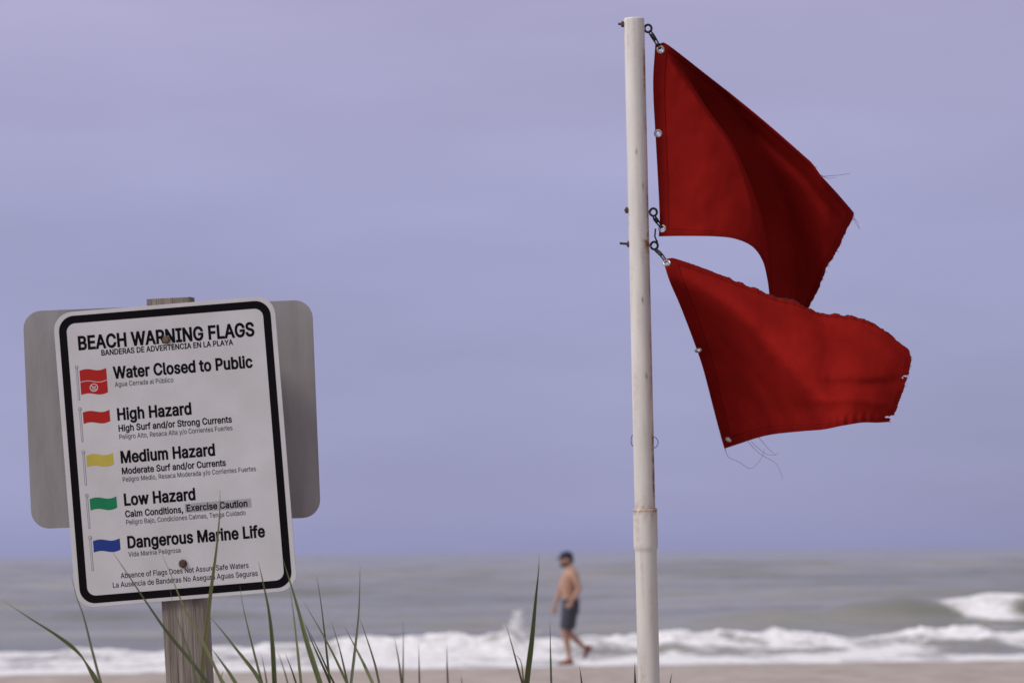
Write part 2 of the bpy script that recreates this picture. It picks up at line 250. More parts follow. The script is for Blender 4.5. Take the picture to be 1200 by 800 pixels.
GLYPH_DATA = r"""
,|188|38,-119 68,71 137,71 84,-119
/|249|235,533 71,-76 14,-76 178,533
A|480|16,0 201,509 276,509 463,0 395,0 287,302 264,372 232,478 245,478 213,371 191,302 85,0|110,142 110,199 370,199 370,142
B|456|60,0 60,509 241,509 274,507 304,501 329,491 350,477 367,461 381,442 390,421 396,398 398,374 397,353 393,336 387,320 378,307 368,295 356,286 315,267 315,262 331,260 347,254 363,245 378,234 391,220 402,203 411,184 416,161 418,136 416,111 410,88 400,67 386,48 368,31 344,18 317,8 284,2 247,0|125,57 245,57 281,60 309,67 330,80 344,96 353,115 355,137 354,153 350,169 342,184 333,197 320,209 306,218 289,225 269,229 248,231 125,231|125,285 238,285 256,287 273,290 288,296 302,304 314,314 323,326 330,340 335,355 336,372 333,393 326,412 313,429 294,442 270,449 240,452 125,452
C|510|267,-7 225,-3 186,7 150,25 119,49 92,79 70,115 53,157 44,203 40,254 44,305 53,352 70,393 92,429 119,459 150,484 186,501 225,512 267,516 293,514 317,511 340,504 362,496 383,485 402,471 419,456 435,438 448,418 459,397 467,373 473,348 408,348 404,365 397,380 389,395 357,428 315,449 267,456 237,453 209,445 184,432 161,414 141,391 125,364 113,332 106,295 103,254 106,213 113,177 125,145 141,117 161,94 184,76 210,63 237,56 267,53 315,60 357,81 389,114 408,160 473,160 467,135 459,112 448,91 435,71 420,53 402,38 383,24 363,13 341,5 317,-2 293,-6
D|502|219,0 96,0 96,57 215,57 254,60 288,68 318,81 343,99 363,122 379,149 390,181 397,216 399,255 397,294 390,329 379,361 364,388 344,410 320,428 291,441 258,449 221,452 93,452 93,509 225,509 273,505 315,495 353,478 385,455 412,426 433,391 449,351 458,306 462,255 458,205 449,159 433,119 411,83 384,54 351,31 312,14 268,3|125,509 125,0 60,0 60,509
E|419|60,0 60,509 372,509 372,452 125,452 125,286 355,286 355,229 125,229 125,57 375,57 375,0
F|410|60,0 60,509 369,509 369,452 125,452 125,278 346,278 346,221 125,221 125,0
G|520|269,-7 225,-3 185,7 149,25 118,49 91,79 69,116 53,157 43,203 40,254 43,305 53,352 69,393 91,429 117,459 149,484 184,501 223,512 265,516 291,514 316,510 340,504 363,494 384,483 403,469 421,453 436,436 449,416 460,395 468,373 474,349 408,349 387,393 356,427 315,448 265,456 236,453 209,445 183,432 160,414 141,392 125,364 113,332 106,295 103,254 106,213 113,177 125,145 141,117 161,95 184,76 210,63 238,56 269,53 296,55 322,61 345,71 365,85 382,102 396,123 407,147 413,173 415,202 434,199 283,199 283,256 478,256 478,200 475,160 466,124 451,91 431,62 406,38 377,19 344,5 308,-4
H|517|60,0 60,509 125,509 125,289 392,289 392,509 457,509 457,0 392,0 392,232 125,232 125,0
I|300|31,0 31,57 118,57 118,452 31,452 31,509 269,509 269,452 183,452 183,57 269,57 269,0
L|393|60,0 60,509 125,509 125,57 361,57 361,0
M|628|60,0 60,509 152,509 277,187 287,159 299,123 311,84 322,49 307,49 318,83 330,121 342,158 352,187 476,509 568,509 568,0 504,0 504,291 504,327 505,369 506,413 507,457 513,457 498,409 482,363 467,322 456,291 342,0 286,0 170,291 159,321 145,361 129,408 112,457 119,457 120,416 121,372 122,328 122,291 122,0
N|523|60,0 60,509 136,509 343,183 363,151 388,107 414,55 405,54 401,108 399,157 399,195 399,509 463,509 463,0 387,0 202,290 177,331 148,381 108,452 119,454 122,384 124,328 125,291 125,0
P|445|60,0 60,509 235,509 272,506 305,499 332,487 356,471 375,452 390,430 400,404 407,377 409,348 407,318 400,291 390,265 375,243 356,223 332,207 305,195 272,188 235,186 109,186 109,242 233,242 257,244 279,248 297,256 312,266 324,279 333,294 339,310 343,328 344,348 343,367 339,385 333,402 324,416 312,428 297,439 279,446 257,451 232,452 125,452 125,0
R|449|60,0 60,509 236,509 273,506 305,500 333,489 356,473 376,455 390,433 401,408 407,381 409,352 407,323 401,296 390,271 376,250 356,232 333,217 305,206 273,200 236,198 96,198 96,255 234,255 258,256 280,260 298,267 313,276 325,287 334,300 340,316 344,333 345,352 344,371 340,389 334,405 325,419 313,430 298,440 279,446 258,451 233,452 125,452 125,0|353,0 230,229 303,229 428,0
S|447|224,-9 188,-7 156,-1 128,9 102,23 81,40 64,60 51,83 42,109 38,137 104,137 108,118 114,102 123,88 136,76 150,66 166,59 185,53 204,50 224,49 246,50 267,54 286,60 303,69 317,79 329,92 338,106 344,122 346,139 344,154 340,168 332,179 322,189 310,197 296,205 245,222 184,239 145,253 112,269 86,289 67,313 56,341 52,372 54,400 62,425 75,448 92,468 113,484 138,498 165,508 195,514 227,516 259,514 289,508 316,498 340,484 360,468 377,449 390,427 398,403 401,378 337,378 332,402 320,421 302,437 280,449 254,456 225,459 204,457 185,454 167,448 152,440 139,430 129,418 121,405 117,391 115,376 117,359 122,345 131,334 142,324 155,315 169,308 212,293 264,279 312,264 359,238 372,226 384,213 395,198 402,180 407,161 408,139 406,112 399,87 386,64 370,43 349,25 323,11 294,0 261,-7
T|449|32,452 32,509 417,509 417,452 257,452 257,0 193,0 193,452
V|480|204,0 16,509 84,509 192,206 215,137 248,31 235,31 267,138 290,206 395,509 463,509 278,0
W|686|155,0 16,509 82,509 163,196 175,145 187,94 197,40 189,40 200,94 211,145 224,196 306,509 380,509 462,196 474,145 486,94 497,40 488,40 499,94 510,145 523,196 603,509 670,509 530,0 455,0 368,323 351,391 336,475 350,475 335,395 318,323 230,0
Y|472|203,0 203,208 16,509 91,509 192,344 222,292 250,230 224,230 251,293 280,344 381,509 455,509 268,208 268,0
a|389|160,-9 137,-7 115,-3 94,5 76,15 60,29 48,45 38,63 32,84 30,108 32,128 36,146 43,161 53,174 64,184 78,193 125,211 178,220 234,227 265,235 271,240 274,246 276,255 276,257 275,272 272,285 267,297 260,307 251,315 240,322 227,327 212,330 196,331 178,330 163,327 149,322 118,301 100,274 41,291 51,313 64,331 79,346 95,358 114,368 133,375 153,380 173,383 194,384 239,379 286,360 300,350 312,336 322,320 330,301 335,278 337,251 337,0 277,0 277,52 272,52 252,25 215,1 199,-4 181,-7|170,45 192,47 211,51 228,59 242,68 254,80 263,93 270,108 274,122 276,138 276,190 259,182 231,176 200,171 175,168 134,159 122,153 112,147 103,139 97,130 93,118 92,105 93,93 96,82 102,72 109,64 119,57 130,52
b|424|229,-8 208,-7 189,-3 172,4 138,31 118,59 112,59 112,0 53,0 53,509 114,509 114,319 118,319 137,346 171,373 188,379 207,383 229,384 259,382 287,374 313,361 335,342 354,320 370,293 381,261 388,227 390,189 388,151 381,116 370,84 355,57 336,34 313,16 288,3 260,-6|220,47 242,49 262,55 279,66 294,80 306,97 316,117 323,139 327,163 328,189 327,215 323,239 316,261 307,281 295,298 280,311 262,322 243,328 220,330 198,328 178,322 161,312 147,299 134,282 125,263 118,241 114,216 113,189 114,162 118,138 125,115 135,95 147,78 162,65 179,55 198,49
c|396|207,-8 174,-5 144,3 117,16 93,35 72,58 56,85 44,116 37,150 34,187 37,225 44,260 56,291 72,318 93,341 117,360 144,374 174,382 207,384 260,377 305,356 340,322 362,277 303,262 290,289 270,311 242,325 207,330 184,328 163,321 145,310 130,296 118,278 108,258 102,236 98,212 96,187 98,163 102,139 108,117 118,97 130,80 145,66 163,55 184,49 207,46 243,52 271,66 292,89 304,117 363,102 357,86 350,70 341,56 306,21 261,-1
d|424|195,-8 165,-6 137,3 111,16 89,34 70,57 55,84 43,116 36,151 34,189 36,227 43,261 55,293 70,320 89,342 112,361 137,374 165,382 196,384 218,383 237,379 253,373 287,346 306,319 311,319 311,509 372,509 372,0 313,0 313,59 307,59 287,31 252,4 236,-3 217,-7|205,47 226,49 246,55 263,65 278,78 290,95 299,115 306,138 310,162 312,189 310,216 306,241 300,263 290,282 278,299 263,312 246,322 227,328 205,330 182,328 162,322 145,311 130,298 118,281 108,261 102,239 98,215 96,189 98,163 102,139 109,117 118,97 130,80 145,66 162,55 182,49
e|404|212,-8 177,-5 145,3 117,16 92,35 72,58 56,85 44,116 37,150 34,187 36,224 44,258 55,290 71,317 91,340 115,359 142,373 172,382 205,384 226,383 246,380 266,374 285,366 303,355 319,341 334,324 347,305 357,282 365,256 370,227 371,194 371,169 75,169 75,221 338,221 310,202 308,226 304,248 298,269 288,286 277,301 263,314 246,323 227,328 205,330 183,328 164,323 146,313 131,301 119,286 109,270 102,251 97,231 96,211 96,178 98,151 102,127 110,106 121,88 135,73 151,61 169,53 190,48 212,46 254,53 285,73 306,105 365,91 358,72 348,55 335,39 320,26 302,14 283,4 261,-3 237,-7
f|254|228,379 228,327 6,327 6,379|81,0 81,432 82,452 87,470 96,486 107,499 120,510 135,519 152,525 169,529 187,530 222,527 243,521 227,468 215,472 195,474 178,472 164,468 154,460 147,449 143,435 142,419 142,0
g|425|207,-151 180,-149 156,-146 134,-140 114,-132 97,-122 82,-110 70,-97 59,-84 51,-69 101,-41 122,-66 154,-88 169,-93 187,-96 207,-97 236,-95 261,-87 282,-75 298,-58 308,-34 311,-6 311,68 306,68 287,41 252,16 236,10 217,6 195,5 165,7 138,14 113,27 90,43 71,65 55,90 43,120 36,154 34,191 36,229 43,263 55,293 71,320 90,342 112,361 138,374 166,382 196,384 218,383 237,379 253,373 288,346 308,319 313,319 313,379 372,379 372,-9 370,-40 363,-67 350,-90 334,-109 314,-124 291,-136 265,-144 237,-149|205,59 227,61 246,66 264,75 278,87 290,103 300,121 307,142 311,166 312,193 311,219 307,242 300,264 291,283 279,299 264,312 247,322 227,328 205,330 182,328 163,322 145,312 130,298 118,282 109,262 102,241 98,218 96,193 98,167 102,144 109,123 118,104 131,88 145,76 163,66 183,61
h|410|114,227 114,0 53,0 53,509 114,509 114,287 102,287 116,319 132,344 152,362 175,374 200,382 227,384 252,383 275,377 295,369 313,356 328,340 341,321 350,298 355,271 357,240 357,0 296,0 296,235 293,263 286,286 273,304 256,318 235,326 210,329 192,328 176,324 161,317 147,308 136,297 126,283 119,266 115,248
i|167|53,0 53,379 114,379 114,0|84,443 73,444 63,448 54,455 47,463 43,472 41,483 43,494 47,504 54,512 63,518 73,522 84,524 95,522 105,518 114,512 121,504 125,494 126,483 125,472 121,463 114,455 105,448 95,444
j|167|53,379 114,379 114,-30 112,-52 108,-72 102,-90 92,-106 80,-119 65,-129 47,-137 27,-141 4,-143 -10,-143 -10,-87 2,-87 18,-85 31,-80 40,-72 47,-61 51,-46 53,-29|83,443 72,444 62,448 53,455 47,463 42,472 41,483 42,494 47,504 53,512 62,518 72,522 83,524 95,522 105,518 114,512 120,504 125,494 126,483 125,472 120,463 114,455 105,448 95,444
l|189|139,-2 112,0 91,8 74,20 62,37 55,59 53,84 53,509 114,509 114,99 114,83 117,71 120,62 126,57 135,53 146,52 160,53 170,54 181,3 162,-1
m|610|53,0 53,379 112,379 112,295 108,295 114,314 122,331 132,346 144,358 158,368 172,376 187,382 203,385 219,386 245,383 268,375 287,361 303,342 314,320 321,295 312,295 318,312 326,329 337,343 350,356 364,366 381,375 398,381 417,385 437,386 458,385 478,380 497,372 514,361 529,346 541,328 550,307 555,283 557,255 557,0 496,0 496,254 493,279 485,298 473,313 456,323 438,329 419,330 402,329 387,326 374,320 363,312 353,302 345,290 340,277 336,263 335,247 335,0 274,0 274,260 272,280 265,297 253,311 238,322 220,328 199,330 185,329 171,326 158,320 145,312 135,302 126,289 119,274 115,257 114,238 114,0
n|410|114,227 114,0 53,0 53,379 112,379 112,287 102,287 116,319 132,344 152,362 175,374 200,382 227,384 252,383 275,377 295,369 313,356 328,340 341,321 350,298 355,271 357,240 357,0 296,0 296,235 293,263 286,286 273,304 256,318 235,326 210,329 192,328 176,324 161,317 147,308 136,297 126,283 119,266 115,248
o|415|207,-8 174,-5 144,3 117,16 93,35 72,58 56,85 44,116 37,150 34,187 37,225 44,260 56,291 72,318 93,341 117,360 144,374 174,382 207,384 241,382 271,374 299,360 323,341 343,318 359,291 371,260 379,225 381,187 379,150 371,116 359,85 343,58 323,35 299,16 271,3 241,-5|207,46 231,49 252,55 270,66 285,80 298,97 307,117 314,139 318,163 319,187 318,212 314,236 307,258 298,278 285,296 270,310 252,321 231,328 207,330 184,328 163,321 145,310 130,296 118,278 108,258 102,236 98,212 96,187 98,163 102,139 108,117 118,97 130,80 145,66 163,55 184,49
r|259|53,0 53,379 112,379 112,321 115,321 124,339 137,354 152,367 171,377 191,383 213,385 229,384 243,384 243,322 230,324 207,326 190,324 174,321 159,315 146,306 135,296 126,284 119,269 115,254 114,237 114,0
s|365|182,-8 157,-7 133,-3 112,3 93,12 76,24 62,38 50,54 41,73 36,94 94,107 101,87 111,72 124,60 141,52 160,47 181,45 206,47 227,53 244,62 258,74 265,88 268,103 266,115 262,126 254,136 243,144 229,150 212,155 149,170 118,180 92,192 72,208 58,227 50,249 47,274 49,295 55,314 65,332 79,347 95,360 115,370 137,378 161,383 187,384 212,383 234,379 254,372 271,363 286,352 299,339 309,324 318,308 324,290 268,277 262,291 254,304 243,316 228,325 210,331 187,333 166,331 147,326 131,317 119,305 111,292 109,277 110,264 115,253 124,243 136,235 152,229 172,223 229,209 261,200 287,187 306,171 320,153 328,131 331,107 329,85 323,65 312,47 298,31 281,18 260,6 236,-2 210,-7
t|227|204,379 204,327 6,327 6,379|65,471 126,471 126,98 127,83 130,70 136,61 144,55 156,51 170,50 185,51 202,54 213,2 192,-3 168,-4 138,-1 113,7 92,21 77,41 68,64 65,93
u|410|182,-5 158,-3 135,2 115,11 97,23 82,39 69,59 60,82 54,109 53,139 53,379 114,379 114,144 116,117 124,94 137,75 154,61 175,53 200,50 218,51 234,55 249,62 263,71 274,83 283,97 290,113 295,132 296,153 296,379 357,379 357,0 298,0 298,92 307,92 294,60 277,35 257,17 234,5 209,-3
w|567|138,0 23,379 87,379 133,214 154,137 175,41 165,41 186,135 206,214 252,379 316,379 362,214 382,136 402,41 391,41 413,135 434,214 480,379 545,379 429,0 368,0 319,172 305,225 291,280 277,338 291,338 277,280 263,225 248,172 199,0
x|379|21,0 171,218 171,171 29,379 100,379 147,306 179,253 207,206 175,206 202,253 233,306 282,379 352,379 209,169 209,214 358,0 287,0 231,85 200,136 173,182 205,182 178,136 148,85 91,0
y|389|47,-139 61,-86 71,-87 104,-89 113,-86 122,-81 130,-74 138,-64 145,-51 151,-36 163,-1 17,379 84,379 165,155 187,87 206,21 184,21 202,87 224,155 305,379 371,379 204,-58 177,-107 165,-119 153,-128 139,-136 125,-141 109,-144 91,-145 65,-143
z|380|42,0 42,46 254,320 254,323 48,323 48,379 333,379 333,331 126,60 126,56 339,56 339,0
ú|410|182,-5 158,-3 135,2 115,11 97,23 82,39 69,59 60,82 54,109 53,139 53,379 114,379 114,144 116,117 124,94 137,75 154,61 175,53 200,50 218,51 234,55 249,62 263,71 274,83 283,97 290,113 295,132 296,153 296,379 357,379 357,0 298,0 298,92 307,92 294,60 277,35 257,17 234,5 209,-3|178,429 226,529 294,529 228,429
 |188|
"""

# ================================================================== SETTING: beach, sea
def shore_z(x, y):
    """height of the sand: dune under the sign, flat beach, then under the sea"""
    y0 = y; y = y - .11 * np.clip(x, -14, 14) * sstep(20, 32, y)
    z = np.interp(y, [-200, -6, 0, 2.5, 5.6, 8, 13, 22, 33, 39.4, 44, 60, 120, 400], [2.2, 1.0, .72, .78, .72, .50, .34, .27, .19, .0, -.16, -.7, -1.6, -3])
    z = z + (fbm(x * .5, y * .5, 4) - .5) * .16 * sstep(34, 18, y) + (fbm(x * 2.1, y * 1.3, 4) - .5) * .075 * sstep(41, 36, y) * sstep(26, 31, y)
    return z
def ground_z(x, y): return float(shore_z(np.array([float(x)]), np.array([float(y)]))[0])

ys = np.r_[-200, -120, -70, -40, np.arange(-20, 28, .5), np.arange(28, 44, .06), np.geomspace(44, 12000, 60)]
ts = np.linspace(-1, 1, 361)
Y, T_ = np.meshgrid(ys, ts, indexing='ij'); X = T_ * (6 + np.abs(Y) * .7)
sand_m = mat('beach_sand', (.385, .34, .31), .95, var=.10, scale=1.3, bump=.7, bscale=7, spec=.2, dark=(.32, .27, .25))
def sand_extra():
    # wetter, darker near the water line (world y)
    t = sand_m.node_tree; p = t.nodes['Principled BSDF']; src = p.inputs['Base Color'].links[0].from_socket
    c = t.nodes.new('ShaderNodeTexCoord'); s = t.nodes.new('ShaderNodeTexNoise'); s.inputs['Scale'].default_value = 3.5; s.inputs['Detail'].default_value = 8; s.inputs['Roughness'].default_value = .7
    t.links.new(c.outputs['Object'], s.inputs['Vector'])
    r = t.nodes.new('ShaderNodeMapRange'); r.inputs['From Min'].default_value = .35; r.inputs['From Max'].default_value = .65; r.inputs['To Min'].default_value = .82; r.inputs['To Max'].default_value = 1.1
    t.links.new(s.outputs['Fac'], r.inputs['Value'])
    m_ = t.nodes.new('ShaderNodeVectorMath'); m_.operation = 'SCALE'; t.links.new(src, m_.inputs[0]); t.links.new(r.outputs[0], m_.inputs['Scale']); t.links.new(m_.outputs[0], p.inputs['Base Color'])
sand_extra()
tag(link_mesh('ground', grid_mesh('ground', np.stack([X, Y, shore_z(X, Y)], -1)), sand_m), 'pale brown beach sand between the dune grass and the surf', kind='structure')

# ---- the sea: swells, a spilling bore at the shore, a second breaker to the right
def sea(x, y):
    y_sh = y - .11 * np.clip(x, -14, 14)
    foam = np.zeros_like(x)
    h = (fbm(x * .35, y * .8, 4) - .5) * .24 * sstep(40, 52, y) * sstep(900, 120, y)
    h = h + (fbm(x * .05 + 40, y * .16, 3) - .5) * .75 * sstep(60, 90, y) * sstep(2500, 250, y)
    sk = np.random.default_rng(3)
    for k in range(16):
        yk = 74 * 1.13 ** k * (1 + .03 * sk.random()); a = .14 + .20 * sk.random() + yk * .0008; wd = 2.2 + yk * .02
        env = sstep(.42, .72, vnoise(x / (yk * .16) + 31 * k, x * 0 + k))
        dy = y - yk - (vnoise(x / 9 + k * 7, x * 0) - .5) * 3
        h = h + a * env * np.where(dy < 0, np.exp(-(dy / (wd * .5)) ** 2), np.exp(-(dy / (wd * 1.6)) ** 2))
    # shore bore
    yb = 44.2 + .08 * np.clip(x, -14, 14) + (vnoise(x / 3.1, x * 0 + 9) - .5) * 1.6 + (vnoise(x / .8, x * 0 + 3) - .5) * .4
    H = .13 + .18 * sstep(-9, -2.0, x) + (vnoise(x / 1.3 + 5, x * 0) - .5) * .16 + (vnoise(x / .35, x * 0 + 2) - .5) * .09
    H = H + .10 * np.exp(-((x + .1) / .16) ** 2) + .05 * np.exp(-((x - .05) / .5) ** 2)       # splash jet behind the walker
    H = H + .05 * np.exp(-((x - 8.3) / .9) ** 2) - .07 * sstep(3.5, 7.5, x)
    dy = y - yb
    prof = np.where(dy < 0, np.exp(-(np.abs(dy) / 1.25) ** 1.6), np.exp(-(dy / 3.6) ** 2))
    turb = (fbm(x * 2.6, y * 2.2, 4) - .5)
    h = h * (1 - .7 * prof) + H * prof * (1 + .55 * turb)
    fr = sstep(2.2, .6, dy) * sstep(38.2, 39.0, y_sh + (vnoise(x / 2.2, x * 0 + 77) - .5) * 1.1)
    hole = np.exp(-((x - 8.5 - (y - 43.2) * .4) / 1.0) ** 2 - ((y - 43.25) / .8) ** 2) * 1.25      # sandy unbroken face at the right
    patch = sstep(.44, .66, fbm(x * .75 + 3, y * .9 + 8, 4)) * sstep(-.1, -.9, dy) * sstep(-2.8, -1.8, dy) * (.42 + .25 * sstep(-1, -5, x)) + .38 * sstep(.46, .66, fbm(x * 1.4 + 33, y * 1.1 + 8, 3)) * sstep(.3, -.3, dy)
    lace = sstep(.50, .62, fbm(x * .8 + 13, y * .55, 4)) * sstep(5.5, 1.5, dy) * sstep(-.5, 1.5, dy) * .8
    foam = np.maximum(fr * (1 - hole) * (1 - patch), lace)
    h = h + .035 * fr * turb
    # second breaker, on the right
    y2 = 61.5 - .12 * (x - 6) + (vnoise(x / 2.4 + 20, x * 0) - .5) * .9
    H2 = .60 * sstep(1.5, 10.2, x) + .05 * sstep(9.2, 9.8, x) + (vnoise(x / .6, x * 0 + 51) - .5) * .17 * sstep(9.6, 10.8, x)
    H2 = H2 * (1 - .28 * np.exp(-((x - 7.6) / .7) ** 2))
    d2 = y - y2
    p2 = np.where(d2 < 0, np.exp(-(np.abs(d2) / 1.5) ** 1.7), np.exp(-(d2 / 4.5) ** 2))
    h = h * (1 - .6 * p2 * sstep(2, 6, x)) + H2 * p2
    f2 = sstep(10.0, 10.8, x + d2 * .50) * sstep(2.1, 1.2, np.abs(d2 + .85))
    crest = sstep(9.9, 10.9, x) * sstep(.5, .12, np.abs(d2 - .15)) * .95
    hole2 = np.exp(-((x - 12.8) / .5) ** 2 - ((d2 + 1.0) / .6) ** 2)
    foam = np.maximum(foam, np.maximum(f2 * (.45 + .85 * (fbm(x * 1.6, y * 1.3, 4))) * (1 - hole2), crest))
    # scattered far whitecaps
    wc = sstep(.74, .80, fbm(x * .22 + 60, y * .06, 4)) * sstep(75, 100, y) * .12
    return h, np.clip(np.maximum(foam, wc), 0, 1)

ys = np.r_[np.arange(37.2, 50, .055), np.arange(50, 72, .09), np.geomspace(72, 400, 420), np.geomspace(404, 12000, 120)]
ts = np.linspace(-.36, .36, 760)
ts = np.r_[np.linspace(-.8, -.365, 60), ts, np.linspace(.365, .8, 60)]
Y, T_ = np.meshgrid(ys, ts, indexing='ij'); X = T_ * Y
Hh, Fo = sea(X, Y)
Hh = Hh - .05 * sstep(38.6, 37.2, Y)
me = grid_mesh('sea_water', np.stack([X, Y, Hh], -1))
a = me.attributes.new('foam', 'FLOAT', 'POINT'); a.data.foreach_set('value', Fo.reshape(-1).astype(np.float32))

def water_mat():
    m = bpy.data.materials.new('sea_water'); m.use_nodes = True
    t = m.node_tree; n = t.nodes; l = t.links; p = n['Principled BSDF']; out = n['Material Output']
    p.inputs['Base Color'].default_value = (.135, .128, .098, 1); p.inputs['Roughness'].default_value = .20; p.inputs['IOR'].default_value = 1.33
    c = n.new('ShaderNodeTexCoord')
    mp1 = n.new('ShaderNodeMapping'); mp1.inputs['Scale'].default_value = (.9, 1.7, 1); l.new(c.outputs['Object'], mp1.inputs[0])
    z = n.new('ShaderNodeTexNoise'); z.inputs['Scale'].default_value = 1.1; z.inputs['Detail'].default_value = 6; z.inputs['Roughness'].default_value = .62; l.new(mp1.outputs[0], z.inputs['Vector'])
    b = n.new('ShaderNodeBump'); b.inputs['Strength'].default_value = .8; b.inputs['Distance'].default_value = .10; l.new(z.outputs['Fac'], b.inputs['Height']); l.new(b.outputs[0], p.inputs['Normal'])
    # murk: sandier and greener patches of suspended sediment
    mp2 = n.new('ShaderNodeMapping'); mp2.inputs['Scale'].default_value = (.07, .16, 1); l.new(c.outputs['Object'], mp2.inputs[0])
    z2 = n.new('ShaderNodeTexNoise'); z2.inputs['Scale'].default_value = 1; z2.inputs['Detail'].default_value = 4; l.new(mp2.outputs[0], z2.inputs['Vector'])
    r = n.new('ShaderNodeValToRGB'); r.color_ramp.elements[0].position = .35; r.color_ramp.elements[0].color = (.115, .12, .092, 1); r.color_ramp.elements[1].position = .65; r.color_ramp.elements[1].color = (.25, .242, .208, 1)
    l.new(z2.outputs['Fac'], r.inputs[0]); l.new(r.outputs[0], p.inputs['Base Color'])
    f = n.new('ShaderNodeBsdfPrincipled'); f.inputs['Base Color'].default_value = (.83, .82, .845, 1); f.inputs['Roughness'].default_value = .95; f.inputs['Specular IOR Level'].default_value = .1
    zf = n.new('ShaderNodeTexNoise'); zf.inputs['Scale'].default_value = 5.5; zf.inputs['Detail'].default_value = 6; zf.inputs['Roughness'].default_value = .65; l.new(c.outputs['Object'], zf.inputs['Vector'])
    bf = n.new('ShaderNodeBump'); bf.inputs['Strength'].default_value = .7; bf.inputs['Distance'].default_value = .12; l.new(zf.outputs['Fac'], bf.inputs['Height']); l.new(bf.outputs[0], f.inputs['Normal'])
    at_ = n.new('ShaderNodeAttribute'); at_.attribute_name = 'foam'
    ad = n.new('ShaderNodeMath'); ad.operation = 'MULTIPLY_ADD'; l.new(zf.outputs['Fac'], ad.inputs[0]); ad.inputs[1].default_value = 1.1; l.new(at_.outputs['Fac'], ad.inputs[2])
    mr_ = n.new('ShaderNodeMapRange'); mr_.interpolation_type = 'SMOOTHSTEP'; mr_.inputs['From Min'].default_value = .80; mr_.inputs['From Max'].default_value = 1.72; l.new(ad.outputs[0], mr_.inputs['Value'])
    ms = n.new('ShaderNodeMixShader'); l.new(mr_.outputs[0], ms.inputs[0]); l.new(p.outputs[0], ms.inputs[1]); l.new(f.outputs[0], ms.inputs[2]); l.new(ms.outputs[0], out.inputs['Surface'])
    return m
M['water'] = water_mat()
tag(link_mesh('sea_water', me, M['water']), 'grey green sea with low swells breaking white along the shore', kind='structure')

# ---- spray thrown up behind the walking man
def blob_drops(name, drops):
    bm = bmesh.new()
    for p, r in drops:
        bmesh.ops.create_icosphere(bm, subdivisions=1, radius=r, matrix=Matrix.Translation(p) @ Matrix.Diagonal((1, 1, 1.2, 1)))
    return bm
rs = random.Random(5); drops = []
for k in range(900):
    hgt = rs.random() ** 2.6 * .46
    drops.append((Vector((-.02 + rs.gauss(0, .05 + .10 * (1 - hgt / .4) ** 2) + hgt * .18, 44.4 + rs.gauss(0, .2), .34 + hgt)), rs.uniform(.004, .013) * (1.2 - hgt)))
M['spray'] = mat('white_spray', (.84, .83, .83), .9, var=.03)
tag(obj('sea_spray', blob_drops('sea_spray', drops), M['spray']), 'white droplets thrown up from the breaking waves', kind='stuff')

# ================================================================== WARNING SIGN
GLYPHS = {}
for line in GLYPH_DATA.strip('\n').split('\n'):
    ch, adv, *cs = line.split('|')
    GLYPHS[ch] = (int(adv), [[tuple(map(int, q.split(','))) for q in c.split(' ')] for c in cs if c])

def offset_poly(P, d):
    P = [Vector(p) for p in P]; n = len(P); out = []
    for i in range(n):
        a = (P[i] - P[i - 1]).normalized(); b = (P[(i + 1) % n] - P[i]).normalized()
        na = Vector((-a.y, a.x)); nb = Vector((-b.y, b.x)); s = na + nb
        k = s.length_squared
        out.append(P[i] + (s * (2 / max(k, 1.1)) * d if k > 1e-6 else na * d))
    return out

def text_mesh(items):
    """items: (text, weight, left, baseline, width, cap height), millimetres; flat letter shapes, filled by winding number"""
    V, FC = [], []
    for text, wt, x0, y0, width, cap in items:
        s = cap / 509.0; track = 10 * wt
        tot = sum(GLYPHS[c][0] + track for c in text) - track - 90
        sx = width / tot; pen = -45
        for c in text:
            adv, cons = GLYPHS[c]
            if cons:
                pts, edges = [], []; polys = []
                for con in cons:
                    P = offset_poly([((pen + q[0]) * sx, q[1] * s) for q in con], (26.0 * wt - 1.0) * s)
                    polys.append(P); b = len(pts); pts += P; edges += [(b + i, b + (i + 1) % len(P)) for i in range(len(P))]
                vo, eo, fo, *_ = delaunay_2d_cdt(pts, edges, [], 0, 1e-5)
                b = len(V)
                V += [(x0 + v.x, y0 + v.y) for v in vo]
                for f in fo:
                    cx = sum(vo[i].x for i in f) / len(f); cy = sum(vo[i].y for i in f) / len(f); wn = 0
                    for P in polys:
                        for i in range(len(P)):
                            p, q = P[i - 1], P[i]
                            if (p.y <= cy) != (q.y <= cy):
                                xi = p.x + (cy - p.y) / (q.y - p.y) * (q.x - p.x)
                                if xi > cx: wn += 1 if q.y > p.y else -1
                    if wn: FC.append([b + i for i in f])
            pen += adv + track
    return V, FC

def rrect(wd, ht, r, n=7, cx=0, cy=0):
    out = []
    for qx, qy, a0 in ((1, 1, 0), (-1, 1, 90), (-1, -1, 180), (1, -1, 270)):
        for k in range(n + 1):
            a = R(a0 + 90 * k / n); out.append((cx + qx * (wd / 2 - r) + r * math.cos(a), cy + qy * (ht / 2 - r) + r * math.sin(a)))
    return out

def plate(outline, z0, z1, bev=.6):
    """rounded plate in millimetres as a bmesh in metres"""
    bm = bmesh.new()
    vs = [bm.verts.new((x / 1000, y / 1000, z0 / 1000)) for x, y in outline]
    f = bm.faces.new(vs); ex = bmesh.ops.extrude_face_region(bm, geom=[f])
    bmesh.ops.translate(bm, verts=[v for v in ex['geom'] if isinstance(v, bmesh.types.BMVert)], vec=(0, 0, (z1 - z0) / 1000))
    bmesh.ops.bevel(bm, geom=[e for e in bm.edges if abs(e.verts[0].co.z - e.verts[1].co.z) < 1e-7], offset=bev / 1000, segments=2, affect='EDGES')
    return bm

